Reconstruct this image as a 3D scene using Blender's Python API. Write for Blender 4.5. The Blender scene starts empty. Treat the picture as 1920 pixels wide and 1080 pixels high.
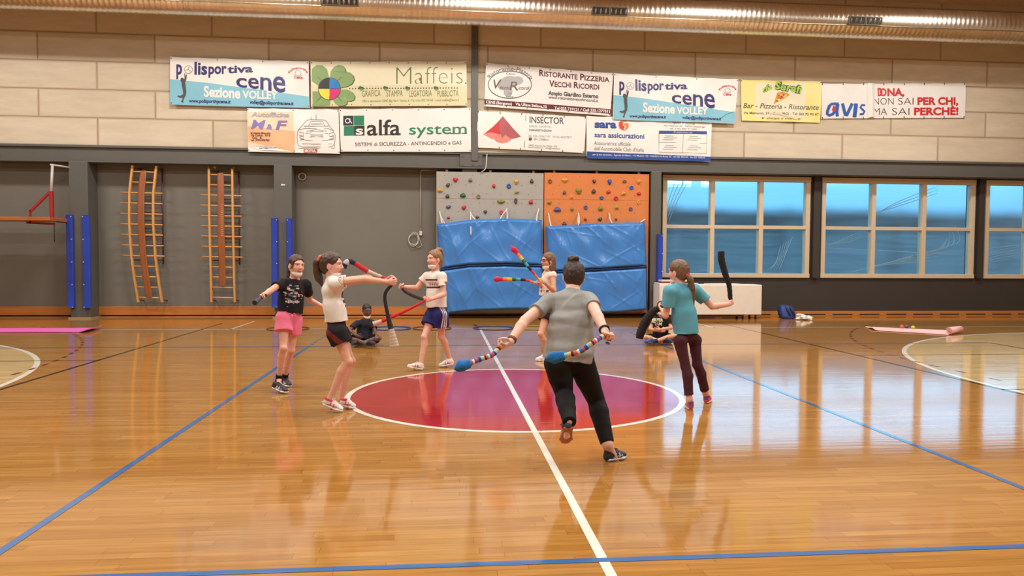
import bpy, bmesh, math, random
import numpy as np
from mathutils import Vector, Matrix
from mathutils.bvhtree import BVHTree
from mathutils.geometry import tessellate_polygon

SC = bpy.context.scene
COL = SC.collection
PI = math.pi
random.seed(7)

# ------------------------------------------------------------------ camera
CAM = np.array([-0.7876, -7.9989, 1.4752])
YAW, PITCH, ROLL, FPX = 0.09385, 0.04017, 0.00565, 1393.5
_f = np.array([math.sin(YAW)*math.cos(PITCH), math.cos(YAW)*math.cos(PITCH), -math.sin(PITCH)])
_r0 = np.array([math.cos(YAW), -math.sin(YAW), 0.0])
_u0 = np.cross(_r0, _f)
_r = _r0*math.cos(ROLL) + _u0*math.sin(ROLL)
_u = -_r0*math.sin(ROLL) + _u0*math.cos(ROLL)
cam_data = bpy.data.cameras.new('camera')
cam_data.sensor_width = 36.0
cam_data.lens = FPX*36.0/1920.0
cam_data.clip_end = 200
cam = bpy.data.objects.new('camera', cam_data)
COL.objects.link(cam)
cam.matrix_world = Matrix(((_r[0], _u[0], -_f[0], CAM[0]), (_r[1], _u[1], -_f[1], CAM[1]), (_r[2], _u[2], -_f[2], CAM[2]), (0, 0, 0, 1)))
SC.camera = cam

# ------------------------------------------------------------------ world, exposure, lights
SC.view_settings.view_transform = 'Standard'
SC.view_settings.look = 'None'
SC.view_settings.gamma = 1.0
SC.view_settings.use_curve_mapping = False
SC.view_settings.exposure = 0.0
world = bpy.data.worlds.new('world'); SC.world = world
world.use_nodes = True
wn = world.node_tree.nodes; wn.clear()
wo = wn.new('ShaderNodeOutputWorld'); wb = wn.new('ShaderNodeBackground')
wb.inputs[0].default_value = (0.60, 0.80, 1.0, 1); wb.inputs[1].default_value = 3.8
world.node_tree.links.new(wb.outputs[0], wo.inputs[0])

def ceiling_lamp(x, y, z, power, sx=1.6, sy=0.6):
    l = bpy.data.lights.new('ceiling_light', 'AREA'); l.shape = 'RECTANGLE'
    l.size = sx; l.size_y = sy; l.energy = power; l.color = (1.0, 0.975, 0.93)
    o = bpy.data.objects.new('ceiling_light', l); COL.objects.link(o)
    o.location = (x, y, z)
for lx in (-10.6, -5.2, 0.3, 5.8, 11.2):
    ceiling_lamp(lx, 6.6, 7.7, 265)
    ceiling_lamp(lx, 0.0, 7.85, 258)
    ceiling_lamp(lx, -6.0, 7.85, 258)

# ------------------------------------------------------------------ helpers
def ray(px, py):
    """direction through a point of the 1920x1080 picture"""
    return _f + _r*((px-960.0)/FPX) - _u*((py-540.0)/FPX)
def J(px, py, Y):
    """world point seen at (px, py) that lies at depth Y"""
    d = ray(px, py); return CAM + d*((Y-CAM[1])/d[1])
def G(px, py, z=0.0):
    """world point seen at (px, py) at height z"""
    d = ray(px, py); return CAM + d*((z-CAM[2])/d[2])

def lin(c):
    return tuple((v/255.0/12.92 if v/255.0 <= 0.04045 else ((v/255.0+0.055)/1.055)**2.4) for v in c)

def nd(nt, typ, **kw):
    n = nt.nodes.new(typ)
    for k, v in kw.items():
        if k.startswith('i_'):
            n.inputs[k[2:].replace('_', ' ')].default_value = v
        else:
            setattr(n, k, v)
    return n

MATS = {}
def mat(name, rgb, rough=0.6, metal=0.0, spec=0.5, var=0.0, vscale=8.0, bump=0.0, bscale=60.0, coat=0.0, attr=None, stretch=(1, 1, 1), sheen=0.0, wave=None):
    """procedural principled material; var = noise variation of the colour, bump = fine noise relief"""
    if name in MATS: return MATS[name]
    m = bpy.data.materials.new(name); m.use_nodes = True; nt = m.node_tree
    p = nt.nodes['Principled BSDF']; L = nt.links
    c = lin(rgb) + (1,)
    p.inputs['Base Color'].default_value = c
    p.inputs['Roughness'].default_value = rough; p.inputs['Metallic'].default_value = metal
    p.inputs['Specular IOR Level'].default_value = spec
    p.inputs['Coat Weight'].default_value = coat; p.inputs['Coat Roughness'].default_value = 0.12
    if sheen: p.inputs['Sheen Weight'].default_value = sheen
    m.diffuse_color = c
    tc = mp = None
    if var or bump or wave:
        tc = nd(nt, 'ShaderNodeTexCoord'); mp = nd(nt, 'ShaderNodeMapping'); mp.inputs['Scale'].default_value = stretch
        L.new(tc.outputs['Object'], mp.inputs['Vector'])
    src = None
    if attr:
        a = nd(nt, 'ShaderNodeAttribute'); a.attribute_name = attr; src = a.outputs['Color']
        L.new(src, p.inputs['Base Color'])
    if var:
        n = nd(nt, 'ShaderNodeTexNoise'); n.inputs['Scale'].default_value = vscale; n.inputs['Detail'].default_value = 5
        L.new(mp.outputs[0], n.inputs['Vector'])
        mr = nd(nt, 'ShaderNodeMapRange'); mr.inputs['From Min'].default_value = 0.25; mr.inputs['From Max'].default_value = 0.75
        mr.inputs['To Min'].default_value = 1-var; mr.inputs['To Max'].default_value = 1+var
        L.new(n.outputs['Fac'], mr.inputs['Value'])
        mx = nd(nt, 'ShaderNodeVectorMath', operation='SCALE')
        if src is not None: L.new(src, mx.inputs[0])
        else: mx.inputs[0].default_value = c[:3]
        L.new(mr.outputs[0], mx.inputs['Scale']); L.new(mx.outputs[0], p.inputs['Base Color'])
    h = None
    if bump:
        n2 = nd(nt, 'ShaderNodeTexNoise'); n2.inputs['Scale'].default_value = bscale; n2.inputs['Detail'].default_value = 4
        L.new(mp.outputs[0], n2.inputs['Vector']); h = n2.outputs['Fac']
    if wave:
        w = nd(nt, 'ShaderNodeTexWave'); w.inputs['Scale'].default_value = wave; w.inputs['Distortion'].default_value = 6.0
        w.inputs['Detail'].default_value = 3; L.new(mp.outputs[0], w.inputs['Vector']); h = w.outputs['Fac']
    if h is not None:
        b = nd(nt, 'ShaderNodeBump'); b.inputs['Strength'].default_value = min(1.0, bump) if bump else 0.5; b.inputs['Distance'].default_value = 0.01
        L.new(h, b.inputs['Height']); L.new(b.outputs[0], p.inputs['Normal'])
    MATS[name] = m
    return m

def world_loc(o):
    v = Vector((0, 0, 0))
    while o is not None:
        v = v + o.location; o = o.parent
    return v

def link(o, parent=None):
    COL.objects.link(o)
    if parent is not None: o.parent = parent
    return o

def tag(o, label=None, cat=None, group=None, kind=None):
    if label: o['label'] = label
    if cat: o['category'] = cat
    if group: o['group'] = group
    if kind: o['kind'] = kind
    return o

def thing(name, loc, label, cat, group=None):
    o = bpy.data.objects.new(name, None); o.empty_display_size = 0.1
    o.location = loc; link(o)
    return tag(o, label, cat, group)

class MB:
    """collects geometry in world coordinates, then builds ONE mesh object"""
    def __init__(s): s.v = []; s.f = []; s.m = []; s.sm = []
    def add(s, vs, fs, m=0, smooth=False):
        b = len(s.v); s.v += [tuple(map(float, v)) for v in vs]
        for f in fs:
            s.f.append(tuple(b+i for i in f)); s.m.append(m); s.sm.append(smooth)
        return s
    def box(s, x0, x1, y0, y1, z0, z1, m=0):
        v = [(x, y, z) for z in (z0, z1) for y in (y0, y1) for x in (x0, x1)]
        return s.add(v, [(0, 2, 3, 1), (4, 5, 7, 6), (0, 1, 5, 4), (2, 6, 7, 3), (0, 4, 6, 2), (1, 3, 7, 5)], m)
    def bbox(s, x0, x1, y0, y1, z0, z1, r=0.01, m=0, seg=2, smooth=False):
        """bevelled box"""
        bm = bmesh.new(); bmesh.ops.create_cube(bm, size=1.0)
        for v in bm.verts:
            v.co = Vector(((x0+x1)/2+v.co.x*(x1-x0), (y0+y1)/2+v.co.y*(y1-y0), (z0+z1)/2+v.co.z*(z1-z0)))
        bmesh.ops.bevel(bm, geom=list(bm.edges), offset=r, segments=seg, affect='EDGES', profile=0.5)
        return s.bm(bm, m, smooth)
    def bm(s, bm, m=0, smooth=False):
        bm.verts.index_update()
        s.add([v.co for v in bm.verts], [[v.index for v in f.verts] for f in bm.faces], m, smooth)
        bm.free(); return s
    def beam(s, a, b, w, h, up=(0, 0, 1), m=0):
        """rectangular bar from a to b"""
        a = np.array(a, float); b = np.array(b, float); t = b-a; t /= np.linalg.norm(t)
        u = np.array(up, float); sd = np.cross(t, u)
        if np.linalg.norm(sd) < 1e-5: sd = np.cross(t, (0, 1, 0))
        sd /= np.linalg.norm(sd); u = np.cross(sd, t)
        v = [p+sd*i*w/2+u*j*h/2 for p in (a, b) for j in (-1, 1) for i in (-1, 1)]
        return s.add(v, [(0, 1, 3, 2), (4, 6, 7, 5), (0, 4, 5, 1), (2, 3, 7, 6), (0, 2, 6, 4), (1, 5, 7, 3)], m)
    def tube(s, pts, r, n=10, m=0, closed=False, cap=True, ms=None):
        """round tube along a path; r is a number or one radius per point; ms one material per segment"""
        P = [np.array(p, float) for p in pts]; k = len(P)
        R = [r]*k if np.isscalar(r) else list(r)
        b = len(s.v); prev = None
        for i in range(k):
            if closed: t = P[(i+1) % k]-P[i-1]
            else: t = P[min(i+1, k-1)]-P[max(i-1, 0)]
            t = t/(np.linalg.norm(t)+1e-12)
            if prev is None:
                a = np.array((0, 0, 1.0)) if abs(t[2]) < 0.9 else np.array((1.0, 0, 0))
                u = np.cross(t, a)
            else: u = prev - t*np.dot(prev, t)
            u /= np.linalg.norm(u)+1e-12; w = np.cross(t, u); prev = u
            for j in range(n):
                an = 2*PI*j/n
                s.v.append(tuple(P[i]+(u*math.cos(an)+w*math.sin(an))*R[i]))
        for i in range(k if closed else k-1):
            i2 = (i+1) % k
            for j in range(n):
                j2 = (j+1) % n
                s.f.append((b+i*n+j, b+i*n+j2, b+i2*n+j2, b+i2*n+j)); s.m.append(ms[i] if ms else m); s.sm.append(True)
        if cap and not closed:
            s.f.append(tuple(b+j for j in range(n))[::-1]); s.m.append(ms[0] if ms else m); s.sm.append(False)
            s.f.append(tuple(b+(k-1)*n+j for j in range(n))); s.m.append(ms[-1] if ms else m); s.sm.append(False)
        return s
    def build(s, name, mats, parent=None, loc=None, fix=True):
        if not isinstance(mats, (list, tuple)): mats = [mats]
        me = bpy.data.meshes.new(name)
        off = np.array(world_loc(parent) if parent is not None else (loc if loc is not None else (0, 0, 0)), float)
        vs = np.array(s.v, float)-off
        me.from_pydata(vs.tolist(), [], s.f)
        for mm in mats: me.materials.append(mm)
        me.polygons.foreach_set('material_index', s.m)
        me.polygons.foreach_set('use_smooth', s.sm)
        if fix:
            bm = bmesh.new(); bm.from_mesh(me); bmesh.ops.recalc_face_normals(bm, faces=bm.faces); bm.to_mesh(me); bm.free()
        me.update()
        o = bpy.data.objects.new(name, me)
        if loc is not None and parent is None: o.location = loc
        return link(o, parent)

def struct(mb, name, mats, **kw):
    o = mb.build(name, mats, **kw); o['kind'] = 'structure'; return o
def catmull(P, n=8):
    P = [np.array(p, float) for p in P]; Q = [2*P[0]-P[1]]+P+[2*P[-1]-P[-2]]; out = []
    for i in range(1, len(Q)-2):
        for k in range(n):
            t = k/n; a, b, c, d = Q[i-1:i+3]
            out.append(0.5*((2*b)+(-a+c)*t+(2*a-5*b+4*c-d)*t*t+(-a+3*b-3*c+d)*t**3))
    out.append(P[-1]); return out
# ================================================================== the hall
WALL_Y = 10.30               # face of the block wall above the beam; the wall below is recessed
BACK_Y = 11.02
HX0, HX1, HY0, CEIL = -17.0, 18.5, -13.5, 8.08

def floor_material(name, kind):
    """varnished strip parquet or paint under the same varnish"""
    m = bpy.data.materials.new(name); m.use_nodes = True; nt = m.node_tree; L = nt.links
    p = nt.nodes['Principled BSDF']
    tc = nd(nt, 'ShaderNodeTexCoord')
    br = nd(nt, 'ShaderNodeTexBrick'); br.offset = 0.37; br.offset_frequency = 2; br.squash = 1.0
    br.inputs['Scale'].default_value = 1.0; br.inputs['Brick Width'].default_value = 0.92; br.inputs['Row Height'].default_value = 0.07
    br.inputs['Mortar Size'].default_value = 0.0011; br.inputs['Mortar Smooth'].default_value = 0.1; br.inputs['Bias'].default_value = 0.0
    # shift every row by its own amount so that the end joints look random
    sx = nd(nt, 'ShaderNodeSeparateXYZ'); L.new(tc.outputs['Object'], sx.inputs[0])
    dv = nd(nt, 'ShaderNodeMath', operation='DIVIDE'); dv.inputs[1].default_value = 0.07; L.new(sx.outputs['Y'], dv.inputs[0])
    fl = nd(nt, 'ShaderNodeMath', operation='FLOOR'); L.new(dv.outputs[0], fl.inputs[0])
    wn_ = nd(nt, 'ShaderNodeTexWhiteNoise', noise_dimensions='1D'); L.new(fl.outputs[0], wn_.inputs['W'])
    ad = nd(nt, 'ShaderNodeMath', operation='ADD'); L.new(sx.outputs['X'], ad.inputs[0]); L.new(wn_.outputs['Value'], ad.inputs[1])
    cb = nd(nt, 'ShaderNodeCombineXYZ'); L.new(ad.outputs[0], cb.inputs['X']); L.new(sx.outputs['Y'], cb.inputs['Y'])
    L.new(cb.outputs[0], br.inputs['Vector'])
    if kind == 'wood':
        ca, c2, cm = lin((171, 122, 60)), lin((156, 106, 47)), lin((120, 77, 34))
    elif kind == 'pale':
        ca, c2, cm = lin((204, 176, 126)), lin((190, 160, 108)), lin((160, 130, 84))
    else:
        ca = c2 = lin(kind); cm = tuple(v*0.9 for v in ca)
    br.inputs['Color1'].default_value = ca+(1,); br.inputs['Color2'].default_value = c2+(1,); br.inputs['Mortar'].default_value = cm+(1,)
    n = nd(nt, 'ShaderNodeTexNoise'); n.inputs['Scale'].default_value = 1.0; n.inputs['Detail'].default_value = 6
    mp = nd(nt, 'ShaderNodeMapping'); mp.inputs['Scale'].default_value = (2.2, 34, 1); L.new(tc.outputs['Object'], mp.inputs[0]); L.new(mp.outputs[0], n.inputs['Vector'])
    mr = nd(nt, 'ShaderNodeMapRange'); mr.inputs['From Min'].default_value = 0.3; mr.inputs['From Max'].default_value = 0.7
    v = 0.14 if kind in ('wood', 'pale') else 0.03
    mr.inputs['To Min'].default_value = 1-v; mr.inputs['To Max'].default_value = 1+v; L.new(n.outputs['Fac'], mr.inputs['Value'])
    mx = nd(nt, 'ShaderNodeVectorMath', operation='SCALE'); L.new(br.outputs['Color'], mx.inputs[0]); L.new(mr.outputs[0], mx.inputs['Scale'])
    L.new(mx.outputs[0], p.inputs['Base Color'])
    # boards lie at slightly different heights and tilts: long stretched relief
    n2 = nd(nt, 'ShaderNodeTexNoise'); n2.inputs['Scale'].default_value = 1.0; n2.inputs['Detail'].default_value = 2
    mp2 = nd(nt, 'ShaderNodeMapping'); mp2.inputs['Scale'].default_value = (1.1, 14, 1); L.new(tc.outputs['Object'], mp2.inputs[0]); L.new(mp2.outputs[0], n2.inputs['Vector'])
    b = nd(nt, 'ShaderNodeBump'); b.inputs['Strength'].default_value = 0.22; b.inputs['Distance'].default_value = 0.003
    L.new(n2.outputs['Fac'], b.inputs['Height']); L.new(b.outputs[0], p.inputs['Normal'])
    p.inputs['Roughness'].default_value = 0.085; p.inputs['IOR'].default_value = 1.58
    p.inputs['Coat Weight'].default_value = 0.0
    return m

FM = [floor_material('parquet', 'wood'), floor_material('pale_parquet', 'pale'), floor_material('red_paint', (164, 36, 34)),
      floor_material('white_paint', (226, 220, 206)), floor_material('blue_paint', (58, 102, 156)), floor_material('black_paint', (52, 36, 30)),
      floor_material('dark_red_paint', (120, 30, 30))]
WOOD, PALE, RED, WHITE, BLUE, BLACK, DRED = range(7)
fb = MB()
fb.add([(HX0, HY0, 0), (HX1, HY0, 0), (HX1, BACK_Y, 0), (HX0, BACK_Y, 0)], [(0, 1, 2, 3)], WOOD)
fb.add([(HX0, HY0, -0.2), (HX1, HY0, -0.2), (HX1, BACK_Y, -0.2), (HX0, BACK_Y, -0.2)], [(3, 2, 1, 0)], WOOD)
def disc(cx, cy, r, z, m, a0=0, a1=2*PI, n=96):
    pts = [(cx, cy, z)]+[(cx+r*math.cos(a0+(a1-a0)*i/n), cy+r*math.sin(a0+(a1-a0)*i/n), z) for i in range(n+1)]
    fb.add(pts, [(0, i, i+1) for i in range(1, n+1)], m)
def ring(cx, cy, r0, r1, z, m, a0=0, a1=2*PI, n=96):
    pts = []
    for i in range(n+1):
        a = a0+(a1-a0)*i/n
        pts += [(cx+r0*math.cos(a), cy+r0*math.sin(a), z), (cx+r1*math.cos(a), cy+r1*math.sin(a), z)]
    fb.add(pts, [(2*i, 2*i+1, 2*i+3, 2*i+2) for i in range(n)], m)
def strip(x0, y0, x1, y1, w, z, m):
    d = np.array([x1-x0, y1-y0]); d = d/np.linalg.norm(d); s_ = np.array([-d[1], d[0]])*w/2
    fb.add([(x0+s_[0], y0+s_[1], z), (x0-s_[0], y0-s_[1], z), (x1-s_[0], y1-s_[1], z), (x1+s_[0], y1+s_[1], z)], [(0, 1, 2, 3)], m)
Z1, Z2, Z3, Z4, Z5 = 0.0004, 0.0008, 0.0012, 0.0016, 0.0020
for sgn, c in ((1, 11.93), (-1, -11.93)):       # basketball arcs with pale wood inside
    a0, a1 = (PI/2, 3*PI/2) if sgn > 0 else (-PI/2, PI/2)
    disc(c, 0, 6.22, Z1, PALE, a0, a1); ring(c, 0, 6.2, 6.27, Z2, WHITE, a0, a1)
    ring(sgn*8.55, 0, 1.77, 1.82, Z2, WHITE)
    # handball nine metre line, dashed
    for k in range(5):
        y = -1.35+k*0.62; strip(sgn*6.07, y, sgn*6.07, y+0.18, 0.05, Z3, DRED)
    for k in range(24):
        a = (k+0.4)*0.40/9.0
        for up in (1, -1):
            cc = sgn*15.07; b0 = (PI-up*a) if sgn > 0 else (up*a); b1 = b0-up*0.19/9 if sgn > 0 else b0+up*0.19/9
            if 9*math.sin(a) < 6.9: ring(cc, up*1.5, 8.975, 9.025, Z3, DRED, b0, b1, 3)
    strip(sgn*5.62, -8.5, sgn*5.62, 8.9, 0.05, Z4, BLACK)
    strip(sgn*5.6, 2.92, sgn*15, 2.92, 0.04, Z4, BLACK)
    strip(sgn*9.03, 4.45, sgn*8.95, 3.3, 0.045, Z4, BLACK)
    strip(sgn*5.6, -0.09, sgn*9, -0.09, 0.04, Z4, BLACK)
    strip(sgn*5.05, 7.46, sgn*5.05, 9.4, 0.05, Z4, WHITE)
    strip(sgn*2.975, -4.475, sgn*2.975, 4.475, 0.05, Z5, BLUE)
    for k in range(6): strip(sgn*2.975, 4.7+k*0.35, sgn*2.975, 4.87+k*0.35, 0.05, Z5, BLUE)
for y in (4.475, -4.475): strip(-9, y, 9, y, 0.05, Z5, BLUE)
strip(-14, 7.5, 14, 7.5, 0.05, Z4, WHITE)
disc(0, 0, 1.76, Z2, RED, n=160); ring(0, 0, 1.75, 1.81, Z3, WHITE, n=160)
strip(0, -8, 0, 7.5, 0.052, Z5, WHITE); strip(-0.02, 7.53, -0.08, 8.5, 0.06, Z5, DRED)
strip(-0.026, -4.475, 0.026, -4.475, 0.05, Z5+0.0004, BLUE)
floor = struct(fb, 'floor', FM, fix=False)

# ---- walls
def block_material():
    m = bpy.data.materials.new('concrete_blocks'); m.use_nodes = True; nt = m.node_tree; L = nt.links
    p = nt.nodes['Principled BSDF']; p.inputs['Roughness'].default_value = 0.85
    tc = nd(nt, 'ShaderNodeTexCoord'); sx = nd(nt, 'ShaderNodeSeparateXYZ'); L.new(tc.outputs['Object'], sx.inputs[0])
    ax = nd(nt, 'ShaderNodeMath', operation='ADD'); ax.inputs[1].default_value = 10.09+2.60*4; L.new(sx.outputs['X'], ax.inputs[0])
    az = nd(nt, 'ShaderNodeMath', operation='ADD'); az.inputs[1].default_value = -4.04+0.65*4; L.new(sx.outputs['Z'], az.inputs[0])
    cb = nd(nt, 'ShaderNodeCombineXYZ'); L.new(ax.outputs[0], cb.inputs['X']); L.new(az.outputs[0], cb.inputs['Y'])
    br = nd(nt, 'ShaderNodeTexBrick'); br.offset = 0.5; L.new(cb.outputs[0], br.inputs['Vector'])
    br.inputs['Scale'].default_value = 1.0; br.inputs['Brick Width'].default_value = 2.60; br.inputs['Row Height'].default_value = 0.65
    br.inputs['Mortar Size'].default_value = 0.006; br.inputs['Mortar Smooth'].default_value = 0.6
    br.inputs['Color1'].default_value = lin((210, 197, 174))+(1,); br.inputs['Color2'].default_value = lin((197, 182, 157))+(1,)
    br.inputs['Mortar'].default_value = lin((150, 128, 102))+(1,)
    # stains running down and a soft brown band along the joints
    n = nd(nt, 'ShaderNodeTexNoise'); n.inputs['Scale'].default_value = 3.0; n.inputs['Detail'].default_value = 8; n.inputs['Roughness'].default_value = 0.65
    mp = nd(nt, 'ShaderNodeMapping'); mp.inputs['Scale'].default_value = (0.35, 1, 1.6); L.new(tc.outputs['Object'], mp.inputs[0]); L.new(mp.outputs[0], n.inputs['Vector'])
    mr = nd(nt, 'ShaderNodeMapRange'); mr.inputs['From Min'].default_value = 0.3; mr.inputs['From Max'].default_value = 0.7; mr.inputs['To Min'].default_value = 0.88; mr.inputs['To Max'].default_value = 1.08
    L.new(n.outputs['Fac'], mr.inputs['Value'])
    n3 = nd(nt, 'ShaderNodeTexNoise'); n3.inputs['Scale'].default_value = 60; n3.inputs['Detail'].default_value = 3; L.new(tc.outputs['Object'], n3.inputs['Vector'])
    br2 = nd(nt, 'ShaderNodeTexBrick'); br2.offset = 0.5; L.new(cb.outputs[0], br2.inputs['Vector'])
    br2.inputs['Scale'].default_value = 1.0; br2.inputs['Brick Width'].default_value = 2.60; br2.inputs['Row Height'].default_value = 0.65
    br2.inputs['Mortar Size'].default_value = 0.05; br2.inputs['Mortar Smooth'].default_value = 1.0
    mu = nd(nt, 'ShaderNodeMath', operation='MULTIPLY'); L.new(br2.outputs['Fac'], mu.inputs[0]); L.new(n.outputs['Fac'], mu.inputs[1])
    mixd = nd(nt, 'ShaderNodeMix', data_type='RGBA'); L.new(mu.outputs[0], mixd.inputs['Factor']); L.new(br.outputs['Color'], mixd.inputs['A']); mixd.inputs['B'].default_value = lin((140, 108, 78))+(1,)
    mx = nd(nt, 'ShaderNodeVectorMath', operation='SCALE'); L.new(mixd.outputs['Result'], mx.inputs[0]); L.new(mr.outputs[0], mx.inputs['Scale'])
    L.new(mx.outputs[0], p.inputs['Base Color'])
    b = nd(nt, 'ShaderNodeBump'); b.inputs['Strength'].default_value = 0.5; b.inputs['Distance'].default_value = 0.006
    ml = nd(nt, 'ShaderNodeMath', operation='MULTIPLY_ADD'); ml.inputs[1].default_value = -3.0; L.new(br.outputs['Fac'], ml.inputs[0]); L.new(n3.outputs['Fac'], ml.inputs[2])
    L.new(ml.outputs[0], b.inputs['Height']); L.new(b.outputs[0], p.inputs['Normal'])
    return m
M_block = block_material()
M_grey = mat('grey_wall_paint', (112, 109, 100), 0.62, var=0.06, vscale=1.3, bump=0.15, bscale=40)
M_steel = mat('grey_steel_paint', (90, 88, 82), 0.5, var=0.05, vscale=3)
M_dark = mat('dark_wall_paint', (56, 50, 45), 0.6, var=0.06, vscale=1.2)
M_ceil = mat('ceiling_board', (180, 152, 120), 0.8, var=0.05, vscale=2)
M_side = mat('side_wall_plaster', (176, 156, 130), 0.8, var=0.05, vscale=1.5)
M_frame = mat('window_frame_paint', (206, 186, 156), 0.5, var=0.04)
M_skirt = mat('varnished_skirting', (186, 116, 56), 0.35, var=0.18, vscale=2.0, stretch=(0.6, 1, 14))
M_black = mat('black_gap', (26, 22, 20), 0.8)

BY = 10.25                      # face of steel beam
LY = 10.72                      # recessed lower wall
wb_ = MB()                      # wall_back: upper block field, lower field with window openings
wb_.box(HX0, HX1, WALL_Y, BACK_Y, 4.03, CEIL+0.2, 0)
wins = [(4.86, 8.77), (9.13, 13.37), (13.71, 17.4)]
WZ0, WZ1 = 1.05, 3.6
wb_.box(HX0, 4.55, LY, LY+0.3, 0, 4.05, 1)
xs = 4.55
for a, b_ in wins:
    wb_.box(xs, a, LY, LY+0.3, 0, 4.05, 2); wb_.box(a, b_, LY, LY+0.3, 0, WZ0, 2); wb_.box(a, b_, LY, LY+0.3, WZ1, 4.05, 2); xs = b_
wb_.box(xs, HX1, LY, LY+0.3, 0, 4.05, 2)
struct(wb_, 'wall_back', [M_block, M_grey, M_dark])
struct(MB().box(HX0-0.2, HX0, HY0, BACK_Y, -0.2, CEIL+0.2), 'wall_left', M_side)
struct(MB().box(HX1, HX1+0.2, HY0, BACK_Y, -0.2, CEIL+0.2), 'wall_right', M_side)
struct(MB().box(HX0-0.2, HX1+0.2, HY0-0.2, HY0, -0.2, CEIL+0.2), 'wall_front', M_side)
struct(MB().box(HX0-0.2, HX1+0.2, HY0-0.2, BACK_Y, CEIL, CEIL+0.2), 'ceiling', M_ceil)
# steel beam (I profile seen from the front) and plate joint
t = MB(); t.box(HX0, HX1, BY+0.06, LY+0.05, 3.68, 4.02); t.box(HX0, HX1, BY, LY, 4.0, 4.05); t.box(HX0, HX1, BY, LY, 3.655, 3.69)
struct(t, 'trim_1', M_steel)
t = MB(); t.box(-0.36, 0.18, BY-0.01, BY+0.07, 3.70, 3.995); t.box(-0.3, 0.06, BY+0.1, LY, 3.58, 3.66)
for bx_ in (-0.3, 0.12):
    for bz in (3.75, 3.95): t.tube([(bx_, BY+0.0, bz), (bx_, BY-0.03, bz)], 0.02, 8)
t.tube([(-0.05, BY, 3.75), (-0.05, BY-0.03, 3.75)], 0.022, 8)
struct(t, 'trim_2', M_steel)
t = MB(); t.bbox(-0.085, 0.075, BY-0.04, WALL_Y+0.02, 3.84, CEIL, 0.006)
struct(t, 'trim_3', M_steel)
# steel columns below the beam with base plates
for i, (x0, x1) in enumerate(((-9.42, -9.0), (-4.78, -4.36), (4.4, 4.66))):
    t = MB(); t.bbox(x0, x1, 10.22, LY+0.02, 0.02, 3.66, 0.008); t.bbox(x0-0.04, x1+0.04, 10.16, LY, 0.0, 0.03, 0.004, 1)
    struct(t, 'trim_%d' % (4+i), [M_steel, mat('base_plate', (170, 140, 100), 0.5)])
t = MB(); t.box(8.86, 9.04, LY-0.1, LY+0.02, 1.0, 3.66); struct(t, 'trim_7', M_dark)
t = MB(); t.box(13.46, 13.62, LY-0.1, LY+0.02, 1.0, 3.66); struct(t, 'trim_8', M_dark)
# skirting boards
for nm, x0, x1, h0, h1 in (('baseboard_left', HX0, -9.42, 0.05, 0.26), ('baseboard_middle', -9.0, -4.78, 0.05, 0.26), ('baseboard_centre', -4.36, 4.4, 0.05, 0.25), ('baseboard_right', 4.66, HX1, 0.0, 0.13)):
    t = MB(); t.bbox(x0, x1, LY-0.05, LY+0.01, h0, h1, 0.006); t.box(x0, x1, LY-0.012, LY+0.01, 0, h0+0.01, 1)
    if h0 > 0: t.bbox(x0, x1, LY-0.14, LY-0.04, 0.0, 0.02, 0.003)
    # ventilation slots of the wooden floor edge
    x = x0+0.3
    while x < x1-0.8:
        t.box(x, x+0.55, LY-0.45, LY-0.43, 0.0, 0.0025, 1) if h0 > 0 else t.box(x, x+0.55, LY-0.053, LY-0.048, 0.03, 0.055, 1)
        x += 0.75
    struct(t, nm, [M_skirt, M_black])

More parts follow.
